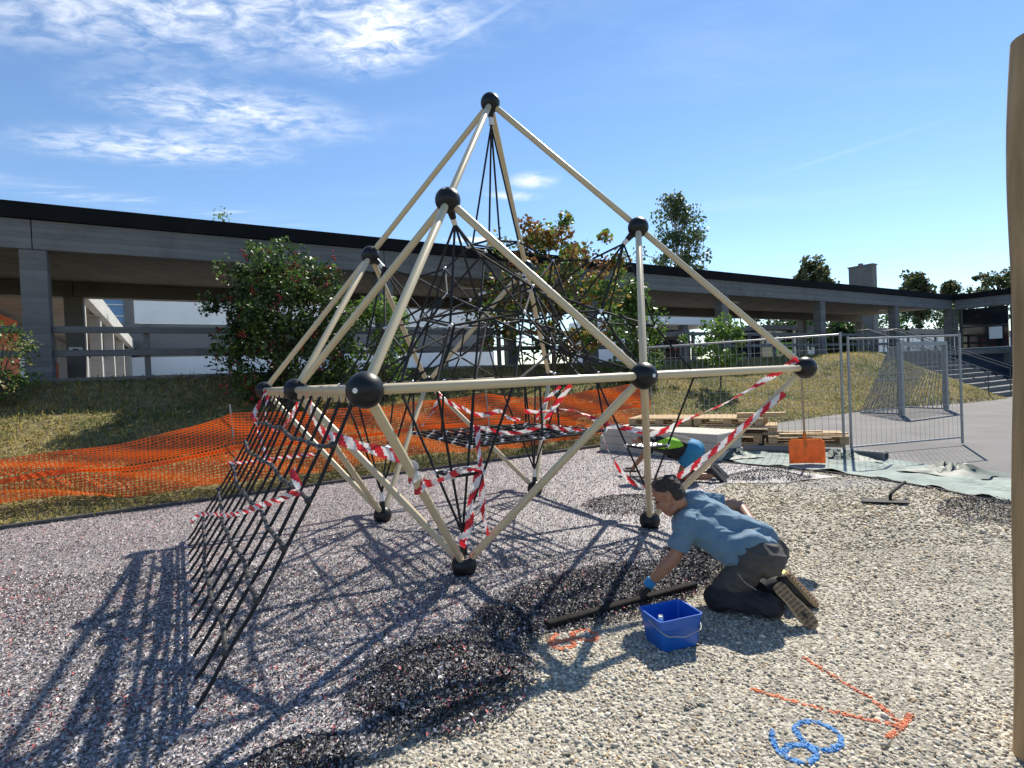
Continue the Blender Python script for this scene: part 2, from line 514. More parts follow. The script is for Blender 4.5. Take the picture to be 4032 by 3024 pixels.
def speckle(name, cols, scale, rough, bump, fine=0.0, spec=.4):
    """loose material too fine to build: voronoi grains, each with its own tone"""
    m = bpy.data.materials.new(name); m.use_nodes = True
    t = m.node_tree; b = t.nodes["Principled BSDF"]
    b.inputs["Roughness"].default_value = rough; b.inputs["Specular IOR Level"].default_value = spec
    g = N(t, "ShaderNodeNewGeometry")
    vo = N(t, "ShaderNodeTexVoronoi"); vo.inputs['Scale'].default_value = scale
    t.links.new(g.outputs['Position'], vo.inputs['Vector'])
    wn_ = N(t, "ShaderNodeTexWhiteNoise"); t.links.new(vo.outputs['Color'], wn_.inputs['Vector'])
    cr_ = N(t, "ShaderNodeValToRGB"); cr_.color_ramp.interpolation = 'LINEAR'
    e = cr_.color_ramp.elements
    while len(e) < len(cols): e.new(.5)
    for i, (p_, c_) in enumerate(cols):
        e[i].position = p_; e[i].color = (*c_, 1)
    t.links.new(wn_.outputs[0], cr_.inputs[0])
    nz = N(t, "ShaderNodeTexNoise"); nz.inputs['Scale'].default_value = .8; nz.inputs['Detail'].default_value = 6
    t.links.new(g.outputs['Position'], nz.inputs['Vector'])
    mr = N(t, "ShaderNodeMapRange"); mr.inputs[1].default_value = .3; mr.inputs[2].default_value = .7; mr.inputs[3].default_value = .8; mr.inputs[4].default_value = 1.15
    t.links.new(nz.outputs[0], mr.inputs[0])
    mx = N(t, "ShaderNodeMix", data_type='RGBA', blend_type='MULTIPLY'); mx.inputs[0].default_value = 1
    t.links.new(cr_.outputs[0], mx.inputs[6]); t.links.new(mr.outputs[0], mx.inputs[7])
    t.links.new(mx.outputs[2], b.inputs['Base Color'])
    bp = N(t, "ShaderNodeBump"); bp.inputs['Strength'].default_value = bump; bp.inputs['Distance'].default_value = .6 / scale
    bp.invert = True
    t.links.new(vo.outputs['Distance'], bp.inputs['Height']); t.links.new(bp.outputs[0], b.inputs['Normal'])
    return m


M_gravel = speckle("gravel_bed", [(0, (.17, .15, .12)), (.35, (.29, .26, .205)), (.7, (.42, .38, .30)), (1, (.55, .51, .42))], 58, .8, .9)
M_rubber = speckle("rubber_granulate", [(0, (.05, .047, .05)), (.3, (.18, .168, .168)), (.65, (.36, .335, .33)), (.9, (.54, .505, .495)), (1, (.48, .25, .24))], 95, .45, .8, spec=.5)

# ================================================================== SETTING
def smooth01(x):
    x = max(0.0, min(1.0, x)); return x * x * (3 - 2 * x)


TOE = -5.45                                     # foot of the bank in walkway coordinates


def toe_at(s):
    return TOE - 1.5 * smooth01((s - 19) / 9)


def bank_z(s, t):
    """height of the grass bank"""
    tt = toe_at(s)
    if t <= tt: return 0.02
    if t < -1.8: z = .02 + 1.16 * (t - tt) / (-1.8 - tt)
    else: z = 1.18 + .66 * smooth01((t + 1.8) / 1.4) * .4 + .66 * .6 * min(1, (t + 1.8) / 1.4)
    k_ = smooth01((s - 21) / 5.5)                  # beside the stairs the bank keeps up with the steps
    if k_ > 0:
        z2 = max(.02, min(1.84, .10 + (t + 6.63) * .169 / .36)); z = z * (1 - k_) + z2 * k_
    return z + .05 * mnoise.noise(Vector((s * .8, t * .9, 3))) * (1 if t < -.6 else 0)


def sheet(name, pts, z, m, **tags):
    mb = MB(); mb.poly([(p[0], p[1], z) for p in pts]); return mb.build(name, m, **tags)


# the ground sheet to the horizon, asphalt yard, gravel bed
sheet("ground", [(-900, -900), (900, -900), (900, 900), (-900, 900)], -.03, M_soil, kind='structure')
sheet("asphalt_yard", [(3.2, 10.9), (5.9, 7.4), (7.6, 2.0), (60, 2), (60, 50), (20, 40)], -.012, M_asph, kind='structure')


def gridsheet(name, s0, s1, t0, t1, ns, nt, zf, m, **tags):
    vs = []; fs = []
    for j in range(nt + 1):
        for i in range(ns + 1):
            s = s0 + (s1 - s0) * i / ns; t = t0 + (t1 - t0) * j / nt
            vs.append(tuple(W(s, t, zf(s, t))))
    for j in range(nt):
        for i in range(ns):
            a = j * (ns + 1) + i; fs.append((a, a + 1, a + ns + 2, a + ns + 1))
    mb = MB(); mb.v = vs; mb.f = fs; mb.m = [0] * len(fs)
    return mb.build(name, m, smooth='all', **tags)


def bank_full(s, t):
    if t >= -.42: return 1.82
    tt = toe_at(s)
    return bank_z(s, t) if t > tt else -.05


gridsheet("grass_bank", -16, 27.6, -7.4, -.3, 112, 42, bank_full, M_soil, kind='structure')
mb = MB(); mb.poly([W(-60, -.62, 1.79), W(150, -.2, 1.79), W(150, 90, 1.79), W(-60, 90, 1.79)])
mb.build("upper_terrain", M_path, kind='structure')

# kerb edging along the foot of the bank
kerb = MB()
kerb_root = thing("kerb_edging", W(4, TOE - .06, 0), "thin dark kerb edging between rubber surface and grass bank", "kerb")
for k in range(19):
    a = -12 + k * 1.25
    q = MB(); q.box(W(a + .62, TOE - .05, .025), (1.235, .04, .07), (WE, WN, Vector((0, 0, 1))), bev=.008)
    q.build("kerb_stone", M_kerb, kerb_root)

# ---- surfaces of the playground: polygons in plan
RUBBER = [(-12.0, 2.9), (-6.2, 6.15), (1.72, 11.0), (1.64, 10.6), (3.26, 8.75), (4.26, 7.2), (3.42, 6.95), (2.74, 7.11), (1.9, 6.1), (1.77, 4.64),
          (1.43, 4.12), (1.16, 3.85), (.15, 3.30), (.02, 3.13), (-.06, 2.72), (-.42, 2.36), (-.72, 2.5), (-.62, 2.3), (-.75, 2.1), (-.9, 1.2), (-12, 1.2)]
GRAVEL = [(-.95, 1.0), (7.3, 1.0), (6.0, 4.4), (5.03, 5.45), (4.88, 6.27), (4.56, 7.14), (3.98, 7.97), (3.27, 8.75), (1.0, 8.0), (-.9, 4.0)]
HEAPS = [  # x, y, rx, ry, rot, height
    (-.42, 2.74, .42, .42, 20, .095), (-.10, 3.32, .22, .28, 0, .045), (.55, 3.75, .8, .40, 25, .028), (1.28, 6.15, .5, .42, 10, .07),
    (3.34, 7.28, .50, .22, -12, .10), (4.62, 5.35, .55, .34, 40, .045), (-.92, 2.16, .22, .16, 20, .04), (1.55, 4.2, .4, .5, 0, .03)]


def loop2(P_, n=6):
    return [(p.x, p.y) for p in curve_pts([Vector((a, b, 0)) for a, b in P_], n)]


def in_poly(x, y, poly):
    inside = np.zeros(len(x), bool)
    n = len(poly); j = n - 1
    for i in range(n):
        xi, yi = poly[i]; xj, yj = poly[j]
        c = ((yi > y) != (yj > y)) & (x < (xj - xi) * (y - yi) / (yj - yi + 1e-12) + xi)
        inside ^= c; j = i
    return inside


def heap_val(x, y):
    """(height, nearness to a heap 0..1) for arrays"""
    h = np.zeros(len(x)); w = np.zeros(len(x))
    for (cx, cy, rx, ry, rot, hh) in HEAPS:
        a = R(rot); dx, dy = x - cx, y - cy
        u_ = (dx * math.cos(a) + dy * math.sin(a)) / rx; v_ = (-dx * math.sin(a) + dy * math.cos(a)) / ry
        g = np.exp(-1.6 * (u_ ** 2 + v_ ** 2) ** 1.4)
        h = np.maximum(h, hh * g); w = np.maximum(w, np.clip((g - .12) * 1.7, 0, 1))
    return h, w


def tri_sheet(name, poly, z, m, cell, heaps=False, **tags):
    """a polygon cut into a fine grid so it can carry heaps"""
    xs = [p[0] for p in poly]; ys = [p[1] for p in poly]
    bm = bmesh.new()
    vv = [bm.verts.new((p[0], p[1], 0)) for p in poly]
    bm.faces.new(vv)
    bm.normal_update()
    for (ax, lo, hi) in ((0, min(xs), max(xs)), (1, min(ys), max(ys))):
        c = lo + cell
        while c < hi:
            co = (c, 0, 0) if ax == 0 else (0, c, 0); no = (1, 0, 0) if ax == 0 else (0, 1, 0)
            bmesh.ops.bisect_plane(bm, geom=bm.verts[:] + bm.edges[:] + bm.faces[:], plane_co=co, plane_no=no)
            c += cell
    bmesh.ops.triangulate(bm, faces=bm.faces[:])
    P_ = np.array([v_.co[:] for v_ in bm.verts])
    zz = np.full(len(P_), z)
    if heaps:
        zz = zz + heap_val(P_[:, 0], P_[:, 1])[0]
    for v_, q in zip(bm.verts, zz): v_.co.z = q
    bm.normal_update()
    for f_ in bm.faces:
        if f_.normal.z < 0: f_.normal_flip()
    me = bpy.data.meshes.new(name); bm.to_mesh(me); bm.free()
    me.materials.append(m)
    me.polygons.foreach_set("use_smooth", [True] * len(me.polygons))
    return link(name, me, None, (0, 0, 0), **tags)


sheet("gravel_bed", GRAVEL, .006, M_gravel, kind='structure')
tri_sheet("rubber_surface", RUBBER, .012, M_rubber, .16, True, kind='structure')

# ---- loose grains: rubber shreds and pebbles as real pieces where they are near enough to show
def scatter(n, ymin, ymax, xl, xr, bias):
    """n points between the depths, density per area falling with depth when bias > 0"""
    u_ = rng.random(n)
    p = 2 - bias
    y = (ymin ** p + u_ * (ymax ** p - ymin ** p)) ** (1 / p)
    x = (xl + rng.random(n) * (xr - xl)) * y
    return x, y


def make_chips(name, x, y, size, dark, **tags):
    n = len(x)
    h, w = heap_val(x, y)
    z = .013 + h + rng.random(n) * (.006 + .012 * w)
    L = size * (.6 + .9 * rng.random(n)); B = L * (.35 + .35 * rng.random(n))
    a = rng.random(n) * 2 * np.pi
    tilt = np.clip(rng.normal(0, .5, n), -1.3, 1.3)
    roll_ = np.clip(rng.normal(0, .55, n), -1.3, 1.3)
    d = np.stack([np.cos(a) * np.cos(tilt), np.sin(a) * np.cos(tilt), np.sin(tilt)], 1)
    e0 = np.stack([-np.sin(a), np.cos(a), np.zeros(n)], 1)
    up = np.cross(d, e0)
    e = e0 * np.cos(roll_)[:, None] + up * np.sin(roll_)[:, None]
    nn = np.cross(d, e)
    c = np.stack([x, y, z + np.abs(np.sin(tilt)) * L * .4], 1)
    bend = (rng.random(n) * .5)[:, None] * B[:, None]
    q = np.stack([c - d * (L / 2)[:, None], c + e * (B / 2)[:, None] + nn * bend, c + d * (L / 2)[:, None], c - e * (B / 2)[:, None] + nn * bend], 1)
    f = (np.arange(n)[:, None] * 4 + np.array([0, 1, 2, 0, 2, 3])).ravel()
    k = rng.random(n); g = np.empty(n)
    g = np.where(k < .29, .045 + .05 * rng.random(n), np.where(k < .72, .13 + .16 * rng.random(n), .30 + .26 * rng.random(n)))
    g2 = np.where(k < .62, .012 + .03 * rng.random(n), np.where(k < .90, .05 + .09 * rng.random(n), .22 + .25 * rng.random(n)))
    ww = np.clip(w * 1.15 + dark, 0, 1)
    g = g * (1 - ww) + g2 * ww
    tint = np.stack([np.ones(n) * 1.03, np.ones(n) * .975, np.ones(n) * .985], 1)
    warm = np.clip((-x - 1.0) / 3, 0, 1)[:, None]
    tint = tint * (1 - warm) + np.array([1.14, 1.0, .95]) * warm
    col = g[:, None] * tint * 1.34
    # red and pink shreds come in drifts
    dr = np.array([mnoise.noise(Vector((xx * 2.1, yy * 2.1, 5))) for xx, yy in zip(x, y)])
    red = rng.random(n) < np.clip(.045 + .20 * dr, .012, .2) * (1 - .6 * ww)
    col[red] = np.array([.46, .12, .12]) * (.6 + .7 * rng.random(red.sum()))[:, None]
    cols = np.repeat(col, 2, axis=0)
    return raw_mesh(name, q.reshape(-1, 3), f, 3, M_chip, cols, **tags)


x, y = scatter(100000, 1.9, 4.6, -1.15, .62, 0); k_ = in_poly(x, y, RUBBER)
x1, y1 = x[k_], y[k_]
x, y = scatter(160000, 4.6, 11.0, -1.1, .55, .5); k_ = in_poly(x, y, RUBBER)
x2, y2 = x[k_], y[k_]
# extra shreds that make the dark heaps rough
hx, hy = [], []
for (cx, cy, rx, ry, rot, hh) in HEAPS:
    n_ = int(9000 * rx * ry / .24 * (1 if cy < 4.6 else .45))
    aa = rng.random(n_) * 6.283; rr_ = np.sqrt(rng.random(n_)) * 1.12
    uu, vv_ = rr_ * np.cos(aa) * rx, rr_ * np.sin(aa) * ry
    hx.append(cx + uu * math.cos(R(rot)) - vv_ * math.sin(R(rot))); hy.append(cy + uu * math.sin(R(rot)) + vv_ * math.cos(R(rot)))
# shreds spilled over the gravel along the edge
ed_ = [p for p in loop2([(1.43, 4.12), (1.16, 3.85), (.6, 3.5), (.15, 3.30), (.02, 3.13), (-.06, 2.72), (-.42, 2.36), (-.72, 2.5), (-.62, 2.3), (-.75, 2.1)], 12)]
ei_ = rng.integers(0, len(ed_), 2600); ep_ = np.array(ed_)[ei_] + rng.normal(0, .055, (2600, 2))
hx.append(ep_[:, 0]); hy.append(ep_[:, 1])
hx = np.concatenate(hx); hy = np.concatenate(hy)
make_chips("rubber_shreds", np.concatenate([x1, x2]), np.concatenate([y1, y2]), .017, 0.0,
           label="loose grey and pink rubber shreds covering the playground floor", cat="rubber shreds", kind='stuff')
make_chips("rubber_heaps", hx, hy, .019, .62,
           label="dark fresh rubber shreds heaped up in small mounds", cat="rubber heap", kind='stuff')

ICO = bmesh.new(); bmesh.ops.create_icosphere(ICO, subdivisions=1, radius=1)
ICO_V = np.array([v_.co[:] for v_ in ICO.verts]); ICO_F = np.array([[v_.index for v_ in f_.verts] for f_ in ICO.faces]); ICO.free()


def make_pebbles(name, x, y, r, col, z0=0.0, **tags):
    n = len(x); nv = len(ICO_V)
    a = rng.random(n) * 6.283
    sx = r * (.8 + .6 * rng.random(n)); sy = r * (.65 + .35 * rng.random(n)); sz = r * (.42 + .33 * rng.random(n))
    P_ = ICO_V[None] * (1 + .16 * rng.normal(size=(n, nv, 1)))
    P_ = P_ * np.stack([sx, sy, sz], 1)[:, None, :]
    t1, t2 = rng.normal(0, .3, n), rng.normal(0, .3, n)
    Q = P_.copy()
    Q[..., 2] = P_[..., 2] + P_[..., 0] * t1[:, None] + P_[..., 1] * t2[:, None]
    ca, sa = np.cos(a)[:, None], np.sin(a)[:, None]
    X = Q[..., 0] * ca - Q[..., 1] * sa + x[:, None]; Y = Q[..., 0] * sa + Q[..., 1] * ca + y[:, None]
    Z = Q[..., 2] + z0 + (r * .35 + rng.random(n) * r * .6)[:, None]
    V_ = np.stack([X, Y, Z], 2).reshape(-1, 3)
    F_ = (ICO_F[None] + (np.arange(n) * nv)[:, None, None]).ravel()
    return raw_mesh(name, V_, F_, 3, M_peb, np.repeat(col, len(ICO_F), axis=0), smooth=True, **tags)


x, y = scatter(82000, 1.75, 4.4, -.45, 1.15, 0); k_ = in_poly(x, y, GRAVEL) & ~in_poly(x, y, RUBBER)
xa, ya = x[k_], y[k_]
x, y = scatter(34000, 4.4, 8.2, .25, 1.15, .7); k_ = in_poly(x, y, GRAVEL) & ~in_poly(x, y, RUBBER)
xb, yb = x[k_], y[k_]
px_ = np.concatenate([xa, xb]); py_ = np.concatenate([ya, yb])
n_ = len(px_)
k = rng.random(n_)
tone = .92 * np.where(k < .17, .19 + .12 * rng.random(n_), np.where(k < .6, .30 + .16 * rng.random(n_), .48 + .24 * rng.random(n_)))
hue = rng.random((n_, 1))
pcol = tone[:, None] * (np.array([1.14, .99, .72]) * hue + np.array([1.05, .985, .85]) * (1 - hue))
pn_ = np.array([mnoise.noise(Vector((a_ * 1.3, b_ * 1.3, 4))) + .6 * mnoise.noise(Vector((a_ * 5, b_ * 5, 9))) for a_, b_ in zip(px_, py_)])
far_ = np.clip((py_ - 3.2) / 3.0, 0, 1)[:, None]
pcol = pcol * (1 + .22 * pn_[:, None]) * (1 - far_ * np.array([.08, .12, .22]))
brown = rng.random(n_) < .07
pcol[brown] *= np.array([1.0, .78, .58])
prad = np.where(py_ < 4.4, .0076, .0115) * (.7 + .65 * rng.random(n_) ** 2)
prad *= 1 + .25 * pn_
big = rng.random(n_) < .03
prad[big] *= 1.55
# spilled pale powder by the fleece
pw = np.exp(-(((px_ - 4.15) / .75) ** 2 + ((py_ - 6.75) / .35) ** 2))
pcol = pcol * (1 - .6 * pw[:, None]) + .62 * .6 * pw[:, None]


def stroke_dist(x, y, path):
    d = np.full(len(x), 9.0)
    for (a, b) in zip(path[:-1], path[1:]):
        a = np.array(a); b = np.array(b); L2 = ((b - a) ** 2).sum() + 1e-12
        t_ = np.clip(((x - a[0]) * (b[0] - a[0]) + (y - a[1]) * (b[1] - a[1])) / L2, 0, 1)
        d = np.minimum(d, np.hypot(x - a[0] - t_ * (b[0] - a[0]), y - a[1] - t_ * (b[1] - a[1])))
    return d


MARKS = [
    ("sprayed_arrow", [loop2([(1.45, 2.80), (1.49, 2.64), (1.555, 2.42), (1.56, 2.25)]), loop2([(1.07, 2.545), (1.18, 2.46), (1.35, 2.345), (1.55, 2.24)]),
                       loop2([(1.64, 2.31), (1.555, 2.24), (1.46, 2.18)])], .0108, (.80, .19, .05),
     "orange sprayed arrow lines meeting in a point on the gravel", "paint mark"),
    ("sprayed_number", [loop2([(1.02, 2.25), (.985, 2.15), (1.01, 2.08), (1.06, 2.055), (1.115, 2.09), (1.11, 2.145), (1.05, 2.155), (1.0, 2.12)]),
                        loop2([(1.12, 2.26), (1.175, 2.295), (1.235, 2.285), (1.272, 2.22), (1.25, 2.155), (1.19, 2.12), (1.135, 2.135), (1.11, 2.20), (1.12, 2.26)])],
     .0095, (.03, .25, .62), "blue sprayed number 60 on the gravel", "paint mark"),
    ("sprayed_number", [loop2([(.20, 3.18), (.155, 3.07), (.20, 3.0), (.28, 3.03), (.27, 3.10), (.19, 3.08)]),
                        loop2([(.28, 3.165), (.35, 3.21), (.42, 3.165), (.41, 3.085), (.33, 3.085), (.28, 3.165)])], .0135, (.80, .19, .05),
     "small orange sprayed number 60 in front of the black bar", "paint mark"),
]
taken = np.zeros(n_, bool)
for (nm, paths, wd, colr, lab, cat_) in MARKS:
    d = np.full(n_, 9.0)
    for pth in paths:
        d = np.minimum(d, stroke_dist(px_, py_, pth))
    hit = (d < wd) & (rng.random(n_) < .80) & ~taken
    taken |= hit
    mx_, my_ = px_[hit], py_[hit]; mr_ = prad[hit] * 1.05; mc_ = pcol[hit]
    # the paint also sits on the small stuff between the stones
    ex = np.concatenate([np.array(p) for p in paths]); ei = rng.integers(0, len(ex), 12 * len(ex))
    ex = ex[ei] + rng.normal(0, wd * .62, (len(ei), 2)) + np.array([(rng.random(len(ei)) - .5) * .03, (rng.random(len(ei)) - .5) * .03]).T
    ed = np.full(len(ex), 9.0)
    for pth in paths: ed = np.minimum(ed, stroke_dist(ex[:, 0], ex[:, 1], pth))
    ex = ex[ed < wd]
    mx_ = np.concatenate([mx_, ex[:, 0]]); my_ = np.concatenate([my_, ex[:, 1]])
    mr_ = np.concatenate([mr_, .006 + .003 * rng.random(len(ex))]); mc_ = np.concatenate([mc_, np.full((len(ex), 3), .3)])
    keep = .12 + .42 * rng.random((len(mx_), 1)) ** 1.5
    make_pebbles(nm, mx_, my_, mr_, np.array(colr) * (1 - keep) + mc_ * keep * .8, .001, label=lab, cat=cat_, kind='stuff')
keep_ = ~taken
make_pebbles("gravel", px_[keep_], py_[keep_], prad[keep_], pcol[keep_], label="pale rounded river gravel covering the ground", cat="gravel", kind='stuff')

# stray pebbles and stones thrown further
# ---- grass on the bank
def blades(name, n, s0, s1, zfun, length, **tags):
    s = s0 + (s1 - s0) * rng.random(n); uu = rng.random(n)
    t = np.array([toe_at(a) + (-.42 - toe_at(a)) * b for a, b in zip(s, uu)])
    z = np.array([zfun(a, b) for a, b in zip(s, t)])
    base = np.array(WO[:])[None] + s[:, None] * np.array(WE[:]) + t[:, None] * np.array(WN[:]); base[:, 2] = z - .01
    a = rng.random(n) * 6.283; L = length * (.5 + rng.random(n)); lean = .3 + .9 * rng.random(n)
    flat = rng.random(n) < .45
    lean[flat] += .6
    d = np.stack([np.cos(a) * np.sin(lean), np.sin(a) * np.sin(lean), np.cos(lean)], 1)
    d[:, 2] = np.maximum(d[:, 2], .12)
    sd = np.stack([-np.sin(a), np.cos(a), np.zeros(n)], 1) * (.005 + .005 * rng.random(n))[:, None]
    mid = base + d * (L * .55)[:, None] + np.array([0, 0, .01])
    tip = base + d * L[:, None]; tip[:, 2] -= .25 * L * np.sin(lean)
    q = np.stack([base - sd, base + sd, mid + sd * .8, mid - sd * .8, tip], 1)
    f = (np.arange(n)[:, None] * 5 + np.array([0, 1, 2, 0, 2, 3, 3, 2, 4])).ravel()
    dry = np.array([mnoise.noise(Vector((p[0] * .7, p[1] * .9, 1))) * .9 + mnoise.noise(Vector((p[0] * 3, p[1] * 3, 8))) * .5 for p in base])
    kd = np.clip(.56 + dry * .9 + rng.normal(0, .22, n), 0, 1)[:, None]
    col = np.array([.10, .155, .03]) * (1 - kd) + np.array([.46, .36, .13]) * kd
    col *= (.65 + .7 * rng.random(n))[:, None]
    return raw_mesh(name, q.reshape(-1, 3), f, 3, M_grass, np.repeat(col, 3, axis=0), **tags)


blades("bank_grass", 160000, -7, 27.5, bank_full, .10, label="mown dry grass and straw on the sloping bank", cat="grass", kind='stuff')

# ---- covered walkway of concrete
walk = thing("covered_walkway", W(0, 0, 1.8), "long grey concrete covered walkway with square columns on top of the bank", "walkway")
AX = (WE, WN, Vector((0, 0, 1)))


def wbox(s0, s1, t0, t1, z0, z1, bev=0.0, mb=None):
    mb = mb or MB()
    mb.box(W((s0 + s1) / 2, (t0 + t1) / 2, (z0 + z1) / 2), (abs(s1 - s0), abs(t1 - t0), abs(z1 - z0)), AX, bev=bev)
    return mb


COLS = [-6.6, .44, 7.52, 14.6, 21.55, 28.7, 36.05, 43.1]
wbox(-16, 43.6, .335, 6.1, 4.62, 4.94).build("ceiling_slab", M_ceil, walk)
wbox(-16, 43.95, -.10, .0, 4.985, 5.30).build("roof_fascia", M_fascia, walk)
wbox(-16, 43.95, -.0, 6.2, 4.955, 5.24).build("roof_cover", M_fascia, walk)
edges = [-16] + [c_ + .0 for c_ in COLS]
for a, b in zip(edges[:-1], edges[1:]):
    wbox(a + .008, b - .008, -.05, .33, 4.40, 4.975, .006).build("front_beam", M_conc, walk)
for a, b in zip(edges[:-1], edges[1:]):
    wbox(a + .008, b - .008, 5.05, 5.42, 4.22, 4.615, .006).build("rear_beam", M_conc2, walk)
for c_ in COLS:
    wbox(c_ - .21, c_ + .21, -.035, .33, 1.78, 4.397, .012).build("column", M_conc, walk)
    wbox(c_ - .21, c_ + .21, 5.04, 5.41, 1.78, 4.218, .012).build("column", M_conc2, walk)
wbox(-16, 44, -.55, 6.2, 1.60, 1.86).build("deck_slab", M_conc2, walk)
for c_ in COLS[1:]:
    wbox(c_ - 3.6, c_ - 2.9, 2.3, 2.45, 4.55, 4.617).build("ceiling_lamp", M_sign, walk)
for a, b in zip(COLS[:-1], COLS[1:]):
    for zz in (2.37, 2.85):
        wbox(a + .215, b - .215, .06, .15, zz - .065, zz + .065, .006).build("railing_board", M_conc, walk)
    n_p = 3
    for j in range(1, n_p + 1):
        sp_ = a + (b - a) * j / (n_p + 1)
        wbox(sp_ - .055, sp_ + .055, .152, .25, 1.862, 2.95, .006).build("railing_post", M_conc2, walk)

# ---- wing that runs back behind the walkway on the left, and the white school blocks
wing = thing("rear_walkway_wing", W(.5, 12, 1.8), "concrete walkway wing, coloured pale as if sunlit, running back behind the left columns", "walkway")
wbox(.25, .5, 6.3, 33, 4.55, 5.2, .01).build("edge_beam", M_sunlit, wing)
wbox(-5, .24, 6.3, 33, 4.70, 5.0).build("roof_slab", M_ceil, wing)
for tt_ in (8.3, 13.0, 18.5, 25, 32):
    wbox(-.02, .36, tt_ - .2, tt_ + .2, 1.8, 4.545, .012).build("column", M_sunlit, wing)
for i in range(3):
    wbox(-2.5, -2.4, 9 + i * 7, 14.5 + i * 7, 1.8, 4.5).build("wall_panel", (M_orange, M_white, M_conc2)[i], wing)
sch = thing("school_block", W(10, 33, 1.8), "white school block seen below the walkway roof behind the berry bush", "building")
wbox(-6, 30, 33.0, 40, 1.85, 4.0).build("base_wall", M_white, sch)
wbox(-6, 30, 33.12, 40, 4.0, 4.62).build("window_band", M_glass, sch)
for i in range(16):
    wbox(1.2 + i * 1.8, 1.32 + i * 1.8, 33.0, 33.11, 4.0, 4.62).build("window_mullion", M_conc2, sch)
wbox(-6, 30, 32.9, 40, 4.622, 6.4, .01).build("parapet_beam", M_conc2, sch)
wbox(.62, 30, 32.8, 32.896, 6.41, 9.4).build("white_panel", M_white, sch)
wbox(-1.5, .0, 33.2, 40, 6.41, 9.4).build("stair_window", M_blueglass, sch)
wbox(-6, -1.51, 33.0, 40, 6.41, 9.4).build("upper_wall", M_conc2, sch)
wbox(.01, .61, 33.0, 40, 6.41, 9.4).build("upper_wall", M_conc2, sch)
for i in range(3):
    wbox(-1.5, .0, 33.12, 33.19, 6.9 + i * .8, 6.96 + i * .8).build("window_bar", M_white, sch)
blk = thing("assembly_block", W(33, 16, 1.8), "white flat block with deep shaded porch behind the middle columns", "building")
wbox(29.3, 38, 12, 20, 4.6, 5.45, .02).build("roof_edge", M_white, blk)
wbox(29.3, 29.9, 12.2, 20, 1.8, 4.595).build("pier", M_white, blk)
wbox(33.4, 33.9, 12.2, 12.7, 1.8, 4.595).build("pier", M_conc2, blk)
wbox(29.9, 38, 15.5, 15.9, 1.8, 4.595).build("glass_wall", M_glass, blk)
wbox(30.3, 33, 14.8, 15.2, 1.8, 2.9).build("low_wall", M_conc2, blk)
for i in range(3):
    wbox(31 + i * 2.2, 31.5 + i * 2.2, 15.0, 15.45, 2.95, 3.35).build("red_locker", M_redp, blk)
pav = thing("glass_pavilion", W(40, 11, 1.8), "small glazed pavilion with lime green panels behind the columns", "building")
wbox(37.4, 43.2, 8.6, 13, 4.0, 4.3).build("roof_slab", M_conc2, pav)
wbox(37.5, 43, 9.1, 12.8, 1.8, 3.995).build("glass_body", M_glass, pav)
for i, (a, b, z0, z1, m_) in enumerate(((31.2, 31.9, 2.9, 3.9, M_white), (32.1, 32.7, 3.2, 3.9, M_white), (32.1, 32.55, 2.3, 3.1, M_lime), (32.9, 33.3, 2.3, 3.1, M_lime), (33.5, 34.3, 2.75, 3.1, M_lime), (33.5, 34.3, 1.9, 2.6, M_lime), (34.5, 34.8, 1.8, 3.99, M_white))):
    wbox(a + 7, b + 7, 9.0, 9.09, z0, z1).build("coloured_panel", m_, pav)
low = thing("low_white_wall", W(70, 12, 1.8), "long low white wall with grey coping far behind the right columns", "wall")
wbox(46, 110, 12, 12.3, 1.8, 3.80).build("wall_body", M_white, low)
for i in range(32):
    wbox(46 + i * 2, 46.04 + i * 2, 11.97, 11.998, 1.8, 3.80).build("panel_joint", M_conc2, low)
wbox(46, 110, 11.9, 15, 3.805, 4.65, .02).build("coping", M_conc2, low)
tow = thing("concrete_shaft", W(51.7, 9, 1.8), "tall pale concrete shaft rising behind the flat roof", "shaft")
wbox(51.3, 52.0, 8, 9.86, 1.8, 9.3, .02).build("shaft_body", M_conc2, tow)
wbox(51.25, 52.05, 7.95, 9.91, 9.305, 9.42, .01).build("shaft_cap", M_conc2, tow)
wbox(51.5, 51.8, 8.9, 9.2, 9.422, 9.62, .03).build("vent", M_conc2, tow)

# ---- right wing with dark windows and the stairs
rw = thing("right_wing", W(45.5, -4, 0), "low grey concrete wing with dark windows beyond the outside stairs", "building")
wbox(43.3, 43.65, -22, -.12, 4.40, 4.975, .006).build("front_beam", M_conc, rw)
wbox(43.2, 50, -22, -.12, 4.985, 5.30).build("roof_fascia", M_fascia, rw)
wbox(43.3, 43.72, -.115, -.055, 1.86, 4.39).build("corner_pier", M_conc, rw)
wbox(43.5, 43.9, -22, -.12, .0, 1.0).build("navy_plinth", M_navy, rw)
wbox(43.3, 43.6, -22, -.12, 1.02, 2.0, .01).build("sill_wall", M_conc2, rw)
for i in range(9):
    a = -.2 - i * 2.4
    wbox(43.75, 43.8, a - 2.28, a - .12, 2.02, 4.38).build("window_pane", M_glass, rw)
    wbox(43.62, 43.84, a - .11, a + .0, 2.02, 4.38).build("window_frame", M_frame, rw)
    wbox(43.64, 43.74, a - 2.28, a - .12, 3.25, 3.32).build("window_bar", M_frame, rw)
wbox(43.7, 43.74, -2.2, -1.6, 2.5, 3.2).build("notice", M_white, rw)
wbox(43.7, 43.74, -3.1, -2.8, 2.05, 3.1).build("red_poster", M_redp, rw)

